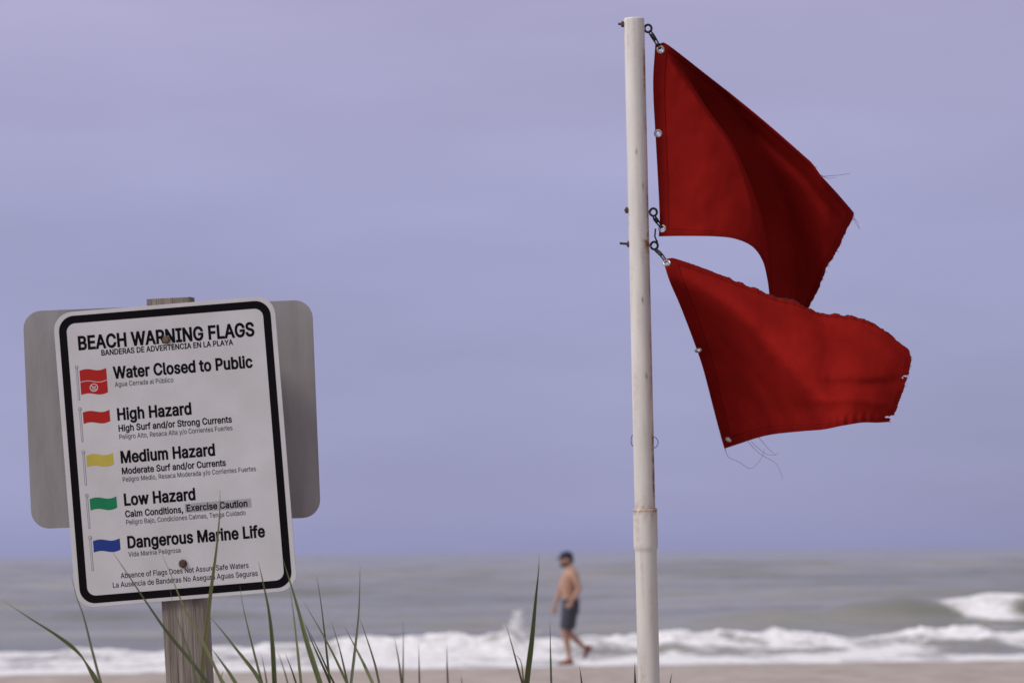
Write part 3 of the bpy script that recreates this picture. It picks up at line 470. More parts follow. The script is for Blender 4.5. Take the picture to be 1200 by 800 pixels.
from mathutils import Euler
def pose(yaw, pit, rol, p):
    return CAM @ Matrix.Translation(p) @ (Matrix.Rotation(yaw, 4, 'Y') @ Matrix.Rotation(pit, 4, 'X') @ Matrix.Rotation(rol, 4, 'Z'))
SIGN = pose(.01609, -.01251, .08133, (-.69464, -.22743, -4.98661))

# post: 89 mm square, leaning with the sign
PD = 5.037
pt, pb = at(200, 349.5, PD), at(217.6, 702, PD); axis = (pt - pb).normalized()
base = pb + axis * ((0.35 - pb.z) / axis.z)
gx = ground_z(base.x, base.y)
sign = thing('warning_sign', pb + axis * ((gx - pb.z) / axis.z), 'white beach warning flags notice with black border on a leaning wooden post', 'sign')
camy = (CAM.to_3x3() @ Vector((0, 0, 1))); zf = (camy - axis * camy.dot(axis)).normalized(); xf = axis.cross(zf)
PM = Matrix.Translation(base) @ Matrix(((xf.x, axis.x, zf.x), (xf.y, axis.y, zf.y), (xf.z, axis.z, zf.z))).to_4x4()
ln = (pt - base).length
bm = bmesh.new()
nseg = 60; hw = .0444; prof = rrect(2 * hw, 2 * hw, .006, 3); rows = []
for k in range(nseg + 1):
    yk = ln * k / nseg; sh = .0012 * (mnoise.noise((yk * 3, 0, 0)))
    rows.append([bm.verts.new((x + sh + .0009 * mnoise.noise((x * 60, yk * 4, z * 60)), yk + (0.003 * mnoise.noise((x * 50, 9, z * 50)) if k == nseg else 0), z + .0009 * mnoise.noise((x * 60 + 9, yk * 4, z * 60)))) for x, z in prof])
for k in range(nseg):
    for i in range(len(prof)):
        bm.faces.new((rows[k][i], rows[k][(i + 1) % len(prof)], rows[k + 1][(i + 1) % len(prof)], rows[k + 1][i]))
bm.faces.new(rows[-1]); bm.faces.new(rows[0][::-1])
obj('post', bm, M['wood'], sign, matrix=PM, angle=40)

panel = obj('sign_panel', plate(rrect(457.2, 609.6, 38), -2.2, 0), M['panel'], sign, matrix=SIGN, angle=30)
ORG[panel] = Vector((0, 0, 0)); PANEL_INV = SIGN.inverted()
def print_part(name, V, FC, z, m): 
    me = bpy.data.meshes.new(name); me.from_pydata([(x / 1000, y / 1000, z / 1000) for x, y in V], [], FC); me.update(); me.materials.append(M[m] if isinstance(m, str) else m)
    o = bpy.data.objects.new(name, me); COL.objects.link(o); o.parent = panel; return o
A, B = rrect(437.4, 593.4, 32, 9), rrect(437.4 - 31.5, 593.4 - 31.5, 18, 9); n = len(A)
print_part('black_border', A + B, [(i, (i + 1) % n, n + (i + 1) % n, n + i) for i in range(n)], .25, 'black')

TX = dict(
 heading=[("BEACH WARNING FLAGS", 1, -180.7, 225.7, 361.5, 27)],
 subheading=[("BANDERAS DE ADVERTENCIA EN LA PLAYA", .75, -135.3, 210.3, 271, 11)],
 hazard_title=[("Water Closed to Public", 1, -112.3, 161, 284, 23.4), ("High Hazard", 1, -112.3, 75, 151.5, 23.4), ("Medium Hazard", 1, -112.3, -13.3, 193, 23.4), ("Low Hazard", 1, -112.3, -101.2, 145.5, 23.4), ("Dangerous Marine Life", 1, -112.3, -189, 281.5, 23.4)],
 hazard_detail=[("High Surf and/or Strong Currents", .8, -112.3, 51.3, 233, 13), ("Moderate Surf and/or Currents", .8, -112.3, -36.8, 213.5, 13), ("Calm Conditions,", .8, -112.3, -125.5, 118.5, 13)],
 spanish_text=[("Agua Cerrada al Público", .1, -112.3, 143.7, 119.8, 9.8), ("Peligro Alto, Resaca Alta y/o Corrientes Fuertes", .1, -112.3, 35.3, 233.4, 9.8), ("Peligro Medio, Resaca Moderada y/o Corrientes Fuertes", .1, -112.3, -52.6, 275, 9.8), ("Peligro Bajo, Condiciones Calmas, Tenga Cuidado", .1, -112.3, -141, 246.5, 9.8), ("Vida Marina Peligrosa", .1, -112.3, -207, 107, 9.8)],
 footnote=[("Absence of Flags Does Not Assure Safe Waters", .25, -131.5, -250, 262.8, 10.8), ("La Ausencia de Banderas No Asegura Aguas Seguras", .25, -149.7, -268, 298.6, 10.8)])
for nm, items in TX.items():
    for it in items:
        V, FC = text_mesh([it]); print_part(nm, V, FC, .28, 'small_ink' if nm == 'spanish_text' else 'black')
V = rrect(137, 18.6, .8, 2, 79, -117.5); print_part('caution_highlight', V, [list(range(len(V)))], .25, 'grey_ink')
V, FC = text_mesh([("Exercise Caution", .9, 14.2, -123.8, 125.1, 13)]); print_part('caution_text', V, FC, .45, 'black')

def wavy(x0, x1, top, bot, amp=2.6, n=28):
    xs = np.linspace(0, 1, n); wv = amp * np.sin(xs * 2 * math.pi * .95 + .15) + (xs ** 3) * 2.2
    up_ = [(x0 + (x1 - x0) * t, top + q) for t, q in zip(xs, wv)]; dn = [(x0 + (x1 - x0) * t, bot + q) for t, q in zip(xs, wv)]
    return up_ + dn, [(n + i, n + i + 1, i + 1, i) for i in range(n - 1)]
def disc(cx, cy, r, n=24): return [(cx + r * math.cos(2 * math.pi * k / n), cy + r * math.sin(2 * math.pi * k / n)) for k in range(n)]
def icon(y, color, topg=None, hgt=23.5, pole_len=67.5):
    # the little printed flagpole: grey outline, pale core, round top
    px_, pw = -188.5, 2.1
    Vv = rrect(pw * 2, pole_len, 1.2, 2, px_, y - pole_len / 2); Vv2 = rrect(pw * 2 - 1.9, pole_len - 2, .6, 2, px_, y - pole_len / 2)
    print_part('printed_pole_outline', Vv, [list(range(len(Vv)))], .25, 'p_line'); o = print_part('printed_pole', Vv2, [list(range(len(Vv2)))], .40, 'p_pole')
    d1, d2 = disc(px_, y + 1, 3.4), disc(px_, y + 1, 2.2)
    print_part('printed_pole_knob', d1 + d2, [list(range(24))], .55, 'p_line'); print_part('printed_pole_tip', d2, [list(range(24))], .70, 'p_pole')
    Vf, Ff = wavy(-183.2, -128.0, y - 7.2, y - 7.2 - hgt); print_part('printed_flag', Vf, Ff, .25, color)
icon(189.5, 'p_red', hgt=50); icon(103.2, 'p_red'); icon(14.1, 'p_yel'); icon(-75.5, 'p_grn'); icon(-162.2, 'p_blu')
Vf, Ff = wavy(-183.2, -128.0, 158.6, 157.2); print_part('flag_divider', Vf, Ff, .42, 'p_white')
# no-swimming emblem in the lower half of the first flag
a_, b_ = disc(-156.2, 145.6, 8.6), disc(-156.2, 145.6, 6.8)
V = a_ + b_; FC = [(i, (i + 1) % 24, 24 + (i + 1) % 24, 24 + i) for i in range(24)]
def bar(V, FC, x0, y0, x1, y1, wd):
    d = Vector((x1 - x0, y1 - y0)).normalized(); q = Vector((-d.y, d.x)) * wd / 2; b = len(V)
    V += [(x0 + q.x, y0 + q.y), (x0 - q.x, y0 - q.y), (x1 - q.x, y1 - q.y), (x1 + q.x, y1 + q.y)]; FC.append((b, b + 1, b + 2, b + 3))
print_part('no_swimming_ring', V, FC, .42, 'p_white')
V, FC = [], []; bar(V, FC, -161.2, 150.4, -151.2, 140.8, 1.6); print_part('no_swimming_slash', V, FC, .62, 'p_white')
V, FC = [], []
V += disc(-152.9, 147.2, 1.5, 12); FC.append(list(range(12)))
bar(V, FC, -160.2, 145.4, -155.0, 147.6, 1.5)
for k, yy in ((0, 142.4), (1, 140.2)):
    b = len(V); xs = np.linspace(-161.5 + k * 1.5, -151 - k * 1.5, 14)
    V += [(x, yy + .55 + .6 * math.sin(x * 1.7)) for x in xs] + [(x, yy - .55 + .6 * math.sin(x * 1.7)) for x in xs]; FC += [(b + 14 + i, b + 15 + i, b + i + 1, b + i) for i in range(13)]
print_part('swimmer_symbol', V, FC, .52, 'p_white')

def bolt_mesh():
    bm = bmesh.new()
    bmesh.ops.create_cone(bm, cap_ends=True, segments=24, radius1=.0085, radius2=.0080, depth=.0016, matrix=Matrix.Translation((0, 0, .0016)))
    bmesh.ops.create_cone(bm, cap_ends=True, segments=6, radius1=.0058, radius2=.0052, depth=.005, matrix=Matrix.Translation((0, 0, .0048)))
    return bm
M['bolt_a'] = mat('mossy_bolt', (.16, .12, .075), .85, .1, .4, 400, .3, 500)
for (bx, by, m) in ((.3, 231.7, 'bolt_a'), (-2.3, -230.6, 'rusty')):
    o = obj('bolt', bolt_mesh(), M[m], panel, matrix=Matrix.Translation((bx / 1000, by / 1000, 0)), angle=30)
    n_ = 40; rr = [5.5 + 10 * (mnoise.noise((math.cos(k / n_ * 6.283) * 1.3 + bx, math.sin(k / n_ * 6.283) * 1.3, by)) * .5 + .35) for k in range(n_)]
def stain_mat():
    m = mat('rust_bleed', (.33, .24, .19), .8, var=.2, scale=300)
    t = m.node_tree; p = t.nodes['Principled BSDF']
    z = t.nodes.new('ShaderNodeTexNoise'); z.inputs['Scale'].default_value = 260; z.inputs['Detail'].default_value = 5
    c = t.nodes.new('ShaderNodeTexCoord'); g = t.nodes.new('ShaderNodeVectorMath'); g.operation = 'LENGTH'; t.links.new(c.outputs['Object'], g.inputs[0]); t.links.new(c.outputs['Object'], z.inputs['Vector'])
    mr_ = t.nodes.new('ShaderNodeMapRange'); mr_.inputs['From Min'].default_value = .012; mr_.inputs['From Max'].default_value = .005; mr_.inputs['To Min'].default_value = 0; mr_.inputs['To Max'].default_value = .9; t.links.new(g.outputs['Value'], mr_.inputs['Value'])
    mu = t.nodes.new('ShaderNodeMath'); mu.operation = 'MULTIPLY'; t.links.new(mr_.outputs[0], mu.inputs[0]); t.links.new(z.outputs['Fac'], mu.inputs[1]); t.links.new(mu.outputs[0], p.inputs['Alpha'])
    return m
me = bpy.data.meshes.new('rust_stain'); d = disc(0, 0, .013, 32); me.from_pydata([(x, y, 0) for x, y in d], [], [list(range(32))]); me.update(); me.materials.append(stain_mat())
o = bpy.data.objects.new('rust_stain', me); COL.objects.link(o); o.parent = panel; o.location = (-.0023, -.2306, .0009)

# the grey back of a second plate, screwed to the far side of the post
BP = CAM @ Matrix.Translation(Vector(((201.3 - 600) / F * 5.10, (400 - 485.3) / F * 5.10, -5.10))) @ Matrix.Rotation(R(2.35), 4, 'Z')
o = obj('back_panel', plate(rrect(610.5, 459, 38), -2.2, 0), M['alu'], sign, matrix=BP, angle=30); o['label'] = 'bare grey metal back of a second plate'
obj('bolt', bolt_mesh(), M['steel'], o, matrix=Matrix.Translation((-.09, -.15, 0)), angle=30)

# ================================================================== FLAGPOLE
FD = 5.37
fa, fb = at(743.0, 22, FD), at(760.4, 800, FD); fax = (fa - fb).normalized()
gz = fb + fax * ((.3 - fb.z) / fax.z)
ground = fb + fax * ((ground_z(fb.x, fb.y) - fb.z) / fax.z)
pole = thing('flagpole', ground, 'tall white plastic flagpole with rust stained joint and three eye bolts', 'flagpole')
S_ = FD / F                                    # metres per photo pixel at the pole
def along(py): return fb + fax * (((800 - py) * S_) / ((fax.dot(CAM.to_3x3() @ Vector((0, 1, 0))))))
xr = (CAM.to_3x3() @ Vector((1, 0, 0))); xr = (xr - fax * xr.dot(fax)).normalized(); yr = fax.cross(xr)   # yr points away from the camera
def lathe(name, prof, parent, stain, nseg=64):
    """prof: list of (photo y, radius); stain(py, ang) -> 0..1"""
    P = np.zeros((len(prof), nseg + 1, 3)); st = np.zeros((len(prof), nseg + 1))
    for i, (py, r) in enumerate(prof):
        c = along(py)
        for k in range(nseg + 1):
            an = 2 * math.pi * k / nseg; v = c + xr * (math.cos(an) * r) + yr * (math.sin(an) * r)
            P[i, k] = v; st[i, k] = stain(py, an)
    me = grid_mesh(name, P); a = me.attributes.new('stain', 'FLOAT', 'POINT'); a.data.foreach_set('value', st.reshape(-1).astype(np.float32))
    return link_mesh(name, me, M['pvc'], parent)
def pole_stain(py, an):
    x = math.cos(an); front = 1 if math.sin(an) < .25 else .6
    s = .0
    g = lambda a, b: math.exp(-((py - a) / b) ** 2)
    s += 0.62 * g(597, 3.6) * (.75 + .35 * mnoise.noise((an * 3, py * .05, 1)))
    s += .22 * math.exp(-max(0, 590 - py) / 14) * (py < 594) * max(0, mnoise.noise((an * 2.5, py * .03, 5)) + .55)
    s += .28 * math.exp(-max(0, py - 600) / 22) * (py > 600) * max(0, mnoise.noise((an * 2.2, py * .02, 8)) + .5) * (py < 645)
    for by, ba, ln_ in ((33, math.pi, 26), (250, math.pi, 45), (288, math.pi - .2, 60), (285, 5.4, 14)):
        da = math.atan2(math.sin(an - ba), math.cos(an - ba))
        if py > by - 4: s += .85 * math.exp(-(da / .30) ** 2) * math.exp(-(py - by) / ln_) * (.7 + .5 * mnoise.noise((an * 9, py * .06, 2)))
    da = math.atan2(math.sin(an - 5.85), math.cos(an - 5.85))
    s += .95 * math.exp(-(da / .24) ** 2) * sstep(40, 90, py) * (1 - sstep(560, 592, py)) * max(0, mnoise.noise((an * 1.5, py * .022, 12)) * 1.5 + .30 + .75 * float(sstep(470, 520, py)))
    s += .30 * max(0, mnoise.noise((an * 2, py * .012, 33)))
    for (sy, sa) in ((219, 5.2), (180, 4.6), (352, 4.9), (440, 5.1)):
        da = math.atan2(math.sin(an - sa), math.cos(an - sa)); s += .8 * math.exp(-(da / .09) ** 2) * g(sy, 3.5)
    return max(0, min(1, float(s)))
r1, r2, r3 = 12.1 * S_, 14.3 * S_, 12.75 * S_
pr = [(22, 0.0001), (22, r1 * .80), (21.6, r1 * .93), (22.2, r1 * .985), (23, r1)] + [(y, r1) for y in np.arange(25, 590, 3.0)] + [(y, r1) for y in np.arange(590, 600, 1.)]
lathe('upper_pipe', pr, pole, pole_stain)
pr = [(595.6, r1 * .95), (595.4, r2 * .96), (596.6, r2)] + [(y, r2) for y in np.arange(598, 638, 2.)] + [(639, r2 * .998), (641.5, r2 * .985), (644, r3 * 1.02), (646.5, r3)] + [(y, r3 + (y - 646) * .0000012) for y in np.arange(648, 810, 4.)] + [(800 + (along(800) - ground).length / S_ + 60, r3)]
lathe('lower_pipe', pr, pole, pole_stain)

def P_(px, py, dd=0): return at(px, py, FD + dd)
def hexnut(bm, c, axd, r, h):
    q = axd.to_track_quat('Z', 'Y').to_matrix().to_4x4()
    bmesh.ops.create_cone(bm, cap_ends=True, segments=6, radius1=r, radius2=r, depth=h, matrix=Matrix.Translation(c) @ q)
for (lx, ly, nx, ny, ex, ey) in ((724.5, 28.2, 730.0, 28.6, 759.4, 33.7), (731.8, 246, 734.8, 246.3, 765.7, 248.7), (726.3, 285, 736.9, 286.0, 766.7, 287.8)):
    bm = bmesh.new()
    tube(bm, [P_(lx, ly), P_(nx, ny), P_(ex - 4.3, ey)], 1.5 * S_, 10)
    c = P_(ex, ey); a1 = P_(ex + 1, ey) - c; a2 = P_(ex, ey - 1) - c
    tube(bm, [c + a1 * (4.1 * math.cos(t)) + a2 * (4.4 * math.sin(t)) for t in np.linspace(math.pi * 1.02, -math.pi * .93, 22)], 1.4 * S_, 8)
    eb = obj('eye_bolt', bm, M['steel'], pole)
    bm = bmesh.new(); ax_ = (P_(nx, ny) - P_(lx, ly)).normalized(); hexnut(bm, P_(nx, ny), ax_, 3.6 * S_, 4.0 * S_)
    ring(bm, P_(nx + 2, ny + .1), ax_, 3.2 * S_, .7 * S_)
    obj('nut', bm, M['rusty'], eb, angle=30)
# a bit of bent wire still tied round the pole
bm = bmesh.new()
c = along(517)
for sgn, rr_, z_ in ((1, .0105, -.003), (-1, .0055, .002)):      # ends stick out on both sides, the wire itself runs behind
    tube(bm, [c + xr * (sgn * (r1 * .96 + rr_ * max(0, math.sin(q)))) + yr * (.004 * math.cos(q * 2) + .006) + fax * (.0125 * math.cos(q) + z_) for q in np.linspace(.0, math.pi, 14)], .0008, 6)
tube(bm, [c + xr * (math.cos(q) * r1 * 1.04) + yr * (math.sin(q) * r1 * 1.04) + fax * (.008 * math.cos(q)) for q in np.linspace(.35, math.pi - .35, 16)], .0008, 6)
obj('wire_loop', bm, M['rusty'], pole)

# ================================================================== FLAGS
def coons(top, bot, left, right, nu, nv):
    T, B = spline(top, nu), spline(bot, nu); Lf, Rt = spline(left, nv), spline(right, nv)
    u = np.linspace(0, 1, nu)[None, :, None]; v = np.linspace(0, 1, nv)[:, None, None]
    return ((1 - v) * T[None] + v * B[None] + (1 - u) * Lf[:, None] + u * Rt[:, None]
            - ((1 - u) * (1 - v) * T[0] + u * (1 - v) * T[-1] + (1 - u) * v * B[0] + u * v * B[-1]))
def seg_dist(PX, line):
    """signed distance (positive to the right of the line when walking down it) and position along it, photo pixels"""
    line = spline(line, 320); dx = PX[..., 0, None] - line[:, 0]; dy = PX[..., 1, None] - line[:, 1]
    i = np.argmin(dx * dx + dy * dy, -1); tg = np.gradient(line, axis=0); tg /= np.linalg.norm(tg, axis=1)[:, None]
    t = tg[i]; ddx = np.take_along_axis(dx, i[..., None], -1)[..., 0]; ddy = np.take_along_axis(dy, i[..., None], -1)[..., 0]
    sgn = np.sign(ddx * t[..., 1] - ddy * t[..., 0])
    return sgn * np.hypot(ddx, ddy), i / 319.0

def smooth2(a, k):
    for _ in range(k):
        p = np.pad(a, 1, mode='edge'); a = (p[:-2, 1:-1] + p[2:, 1:-1] + p[1:-1, :-2] + p[1:-1, 2:] + 4 * a) / 8
    return a

class Flag:
    def __init__(s, name, PX, D, label, gro, hem_mask, kill):
        nv, nu = PX.shape[:2]; s.PX = PX; s.D = D
        W = np.zeros((nv, nu, 3))
        cam = np.array(CAM)
        loc = np.stack([(PX[..., 0] - 600) / F * D, (400 - PX[..., 1]) / F * D, -D], -1)
        s.W = W = loc @ cam[:3, :3].T + cam[:3, 3]
        du = np.gradient(W, axis=1); dv = np.gradient(W, axis=0); n = np.cross(du, dv); s.Nn = n / np.linalg.norm(n, axis=-1)[..., None]
        root = s.root = thing(name, W[0, 0], label, 'flag', 'red warning flags on the pole')
        cx = (PX[:-1, :-1] + PX[1:, 1:]) / 2
        ok = ~kill(cx, nu, nv)
        for (gx_, gy_) in gro: ok &= np.hypot(cx[..., 0] - gx_, cx[..., 1] - gy_) > 2.4
        hm = hem_mask(cx, nu, nv)
        s.part('cloth', ok & ~hm, .0008, 'red'); s.part('hem', ok & hm, .0024, 'red_hem')
        for g in gro:
            p, n = s.near(*g); bm = bmesh.new()
            ring(bm, p - n * .0004, n, 3.7 * S_, 1.45 * S_, 24, 8); obj('grommet', bm, M['grommet'], root)
    def part(s, name, mask, th, m):
        nv, nu = s.PX.shape[:2]; idx = np.arange(nv * nu).reshape(nv, nu)
        q = np.stack([idx[:-1, :-1], idx[:-1, 1:], idx[1:, 1:], idx[1:, :-1]], -1)[mask]
        used, inv = np.unique(q, return_inverse=True); q = inv.reshape(q.shape)
        me = bpy.data.meshes.new(name); me.from_pydata(s.W.reshape(-1, 3)[used].tolist(), [], q.tolist()); me.update()
        me.polygons.foreach_set('use_smooth', [True] * len(me.polygons))
        o = link_mesh(name, me, M[m], s.root)
        md = o.modifiers.new('thickness', 'SOLIDIFY'); md.thickness = th; md.offset = 0
        return o
    def near(s, px, py):
        i = np.argmin(np.hypot(s.PX[..., 0] - px, s.PX[..., 1] - py)); i, j = np.unravel_index(i, s.PX.shape[:2])
        n = Vector(s.Nn[i, j]); c = Vector(s.W[i, j])
        if n.dot(Vector((0, 0, CAM_Z)) - c) > 0: n = -n            # n points away from the camera
        return at(px, py, s.D[i, j]), n
    def threads(s, lines):
        for pts, d0 in lines:
            p0, _ = s.near(*pts[0]); dd = (CAM.inverted() @ p0).z * -1; bm = bmesh.new()
            q = spline(np.array(pts, float), 14); tube(bm, [at(a, b, dd + d0 * k / 13) for k, (a, b) in enumerate(q)], [.00055 * (1 - .5 * k / 13) for k in range(14)], 5)
            obj('loose_thread', bm, M['thread'], s.root)
    def fray(s, rowcol, n, ln_, seed, outward):
        rr = random.Random(seed); bm = bmesh.new()
        for k in range(n):
            i, j = rowcol(rr); p = Vector(s.W[i, j]); o = (Vector(outward(i, j)) + Vector((rr.gauss(0, .5), rr.gauss(0, .5), rr.gauss(0, .5)))).normalized(); l_ = ln_ * rr.uniform(.3, 1.3)
            tube(bm, [p - o * .002, p + o * l_ * .5 + Vector((0, 0, rr.uniform(-.001, .001))), p + o * l_ + Vector((rr.uniform(-.002, .002), 0, -.002))], [.0005, .0004, .00025], 4)
        obj('frayed_edge', bm, M['thread'], s.root)

def snap_hook(flag, ex, ey, gx_, gy_, back=0.0):
    p, n = flag.near(gx_, gy_); d1 = -(CAM.inverted() @ p).z
    A = P_(ex, ey); G = p
    d = (G - A).normalized(); side = d.cross(n).normalized()
    bm = bmesh.new(); L_ = (G - A).length; hw_ = 1.9 * S_
    pts = [A + d * (L_ * t) + side * (hw_ * sg) for t, sg in ((.02, -.7), (.25, -1), (.6, -.8), (.92, -.55), (1.03, 0), (.92, .55), (.6, .8), (.25, 1), (.02, .7), (-.06, 0))]
    pts = [q - n * (.004 * math.sin(math.pi * min(1, max(0, (q - A).dot(d) / L_)))) for q in pts]
    q = np.array([list(v) for v in pts + pts[:1]]); q = spline(q, 40)[:-1]
    tube(bm, [Vector(v) for v in q], .95 * S_, 7, closed=True)
    tube(bm, [A + d * (L_ * .12) - n * .003, A + d * (L_ * .55) - n * .004], 1.5 * S_, 8)
    obj('snap_hook', bm, M['steel'], flag.root)

# ---- upper flag: blown out and folded back on itself
nu, nv = 330, 190
PX = coons([(768, 52), (774, 51), (783, 53), (822, 83), (860, 113), (900, 146), (940, 181), (952, 192), (964, 208), (982, 228), (1001, 250)],
           [(772, 277), (800, 276.5), (838, 277), (862, 280), (882, 289), (894, 305), (900, 326), (903, 345), (905, 366), (909, 384)],
           [(768, 52), (765.5, 90), (766, 120), (768.5, 165), (771.5, 220), (773, 255), (772, 277)],
           [(1001, 250), (991, 272), (978, 298), (969, 313), (961, 333), (950, 356), (936, 378), (909, 384)], nu, nv)
uu, vv = np.meshgrid(np.linspace(0, 1, nu), np.linspace(0, 1, nv))
s1, t1 = seg_dist(PX, [(784, 54), (792, 72), (812, 99), (836, 133), (860, 167), (876, 200), (888, 232), (896, 258), (901, 288), (903, 325), (905, 372)])
amp = sstep(0, .34, t1)
amp = sstep(0, .26, t1)
wl = 6 + 16 * sstep(.40, 1, t1)                                            # the roll into the groove widens downwards
roll_ = sstep(-1, .55, s1 / wl)
tuck = sstep(.0, .16, vv) * amp * np.exp(-((s1 - 13) / 9) ** 2) * (21 - 10 * sstep(.45, .9, t1))      # cloth tucked back under the fold
dep = amp * (.275 * roll_ - .125 * sstep(12, 85, s1) * (1 - .55 * sstep(.6, 1, t1)))
dep = dep - .0003 * np.clip(PX[..., 0] - 775, 0, 140) * sstep(30, -50, s1) * amp ** .5 - .0002 * np.clip(PX[..., 1] - 60, 0, 400) * sstep(0, .25, uu) * sstep(30, -50, s1)
dep = dep + .0022 * np.maximum(0, PX[..., 1] - (60 + (PX[..., 0] - 786) * .88)) * sstep(60, 120, s1) * sstep(.02, .3, vv)
dep = dep + .0026 * np.clip(s1 - 70, 0, 200) * sstep(70, 100, s1) * amp
PX[..., 0] -= .87 * tuck; PX[..., 1] += .5 * tuck
dep = dep - .012 * np.exp(-(vv / .05) ** 2) * sstep(.08, .3, uu) + .014 * np.exp(-((vv - .13) / .05) ** 2) * sstep(.1, .45, uu)
dep = dep + .009 * (fbm(PX[..., 0] / 38 + 3, PX[..., 1] / 60, 3) - .5) + .0035 * (fbm(PX[..., 0] / 14 + 9, PX[..., 1] / 20, 2) - .5)
dep = smooth2(dep, 5)
edge = (fbm(vv * 40, uu * 3, 3) - .5)
PX[:, -4:, 0] += (edge[:, -4:] * 2.6) * np.array([.2, .5, .8, 1.0])
UP_GRO = [(774, 58.5), (771.3, 156.5), (776.3, 268)]
def hem_up(c, nu, nv):
    u = (np.arange(nu - 1) + .5) / (nu - 1); v = (np.arange(nv - 1) + .5) / (nv - 1); U, Vv = np.meshgrid(u, v)
    return (U < .048) | (U > .975) | (Vv < .03) | (Vv > .965)
upper = Flag('warning_flag', PX, FD + .006 + dep, 'upper red flag clipped at both hoist corners, folded by wind into a pointed tip', UP_GRO, hem_up, lambda c, a, b: np.zeros(c.shape[:2], bool))
upper.threads([([(964, 207), (975, 206), (986, 205), (997, 203)], .01), ([(962, 205), (970, 209), (980, 208)], -.01), ([(1000, 251), (1003, 262), (1008, 268)], .0), ([(999, 256), (1004, 259), (1007, 269)], .01)])
rgt = CAM.to_3x3() @ Vector((1, 0, 0)); upv = CAM.to_3x3() @ Vector((0, 1, 0))
upper.fray(lambda r: (r.randrange(0, 150), nu - 1), 30, .004, 1, lambda i, j: rgt * .9 - upv * .4)
upper.fray(lambda r: (0, r.randrange(int(nu * .62), nu)), 14, .003, 2, lambda i, j: rgt * .4 + upv)

# ---- lower flag: torn free at its lower hoist corner, swinging from one clip
PX = coons([(777, 305), (784, 303), (792, 303.5), (820, 313), (850, 324.5), (880, 337), (905, 347), (935, 355), (958, 366), (985, 369), (1005, 373), (1030, 383), (1046, 395), (1058, 404)],
           [(849, 525), (868, 519), (890, 512), (910, 508), (940, 505), (965, 503), (985, 499), (1010, 495), (1027, 495), (1041, 494)],
           [(777, 305), (785, 330), (797, 358), (812, 397), (824, 432), (836, 478), (845, 512), (849, 525)],
           [(1058, 404), (1065, 412), (1067.5, 424), (1065, 436), (1061, 448), (1056, 463), (1051, 477), (1047, 487), (1041, 494)], nu, nv)
sA, tA = seg_dist(PX, [(777, 300), (840, 360), (905, 418), (960, 462), (1050, 500)])   # ridge; negative = below it
tt = PX[..., 1] - PX[:1, :, 1]; TT = 22 + 105 * sstep(0, .75, uu)                 # ridge of the billow, deeper towards the fly
soft = lambda q: .5 * (q + np.sqrt(q * q + 24 ** 2)) - 12
dl = -.0027 * (tt - soft(tt - TT)) + .0031 * soft(tt - TT)
dl = dl + .018 * np.sin(uu * 5.2 + vv * 1.2)
for line, a_, w_ in (([(930, 436), (960, 449), (1000, 452), (1062, 446)], .0075, 6.5), ([(945, 470), (985, 467), (1020, 470), (1050, 478)], -.0055, 6), ([(960, 440), (1000, 438), (1040, 446)], -.006, 7),
                     ([(905, 360), (980, 385), (1050, 420)], .006, 12), ([(830, 330), (900, 372), (960, 420)], -.007, 16), ([(985, 378), (1020, 392), (1052, 415)], -.006, 7), ([(855, 470), (900, 478), (960, 480), (1035, 488)], .005, 9)):
    s_, t_ = seg_dist(PX, line); dl = dl + 1.2 * a_ * np.exp(-(s_ / w_) ** 2) * np.sin(np.pi * np.clip(t_, .02, .98)) ** .6
dl = dl + .008 * (fbm(PX[..., 0] / 45 + 30, PX[..., 1] / 45, 3) - .5) + .0048 * (fbm(PX[..., 0] / 13 + 19, PX[..., 1] / 17, 2) - .5)
puck = .0016 * np.sin(PX[..., 0] * .62 + 3 * fbm(PX[..., 0] / 22, vv * 2, 2)) * (sstep(.86, .95, vv) + .6 * sstep(.10, .03, vv) * sstep(.3, .5, uu))
dl = smooth2(dl, 4) + puck
ragT = (fbm(uu * 34, vv * 0 + 4, 3) - .5); ragR = (fbm(vv * 30, vv * 0 + 7, 3) - .5)
wt = sstep(.05, 0, vv); PX[..., 1] += ragT * 4.5 * wt * sstep(.12, .4, uu)
wr = sstep(.96, 1, uu); PX[..., 0] += ragR * 2.0 * wr
def kill_low(c, nu, nv):
    k = np.zeros(c.shape[:2], bool)
    for (x, y, rx, ry) in ((1063, 440.5, 5.5, 1.3), (1057.5, 442.5, 1.4, 1.3), (1040, 488.5, 3.0, 1.2), (1046, 489, 4.5, 2.6)):
        k |= ((c[..., 0] - x) / rx) ** 2 + ((c[..., 1] - y) / ry) ** 2 < 1
    return k
def hem_low(c, nu, nv):
    u = (np.arange(nu - 1) + .5) / (nu - 1); v = (np.arange(nv - 1) + .5) / (nv - 1); U, Vv = np.meshgrid(u, v)
    return (U < .055) | (U > .965) | (Vv < .03) | (Vv > .95)
LOW_GRO = [(781.5, 308.5), (818.3, 409.5), (853.5, 514)]
lower = Flag('warning_flag', PX, FD - .01 + dl, 'lower red flag hanging from a single clip, frayed and torn along its fly edge', LOW_GRO, hem_low, kill_low)
lower.threads([([(850, 525), (853, 535), (866, 541), (880, 549), (892, 537), (896, 525)], .01), ([(876, 517), (890, 531), (907, 541), (914, 551), (917, 561)], -.01), ([(880, 517), (895, 530), (905, 533), (912, 531)], .0), ([(889, 512), (900, 525), (910, 534)], .01), ([(846, 512), (848, 522), (851, 530)], 0)])
lower.fray(lambda r: (0, r.randrange(int(nu * .25), nu)), 170, .003, 3, lambda i, j: upv + rgt * .2)
lower.fray(lambda r: (r.randrange(0, nv), nu - 1), 26, .004, 4, lambda i, j: rgt - upv * .2)

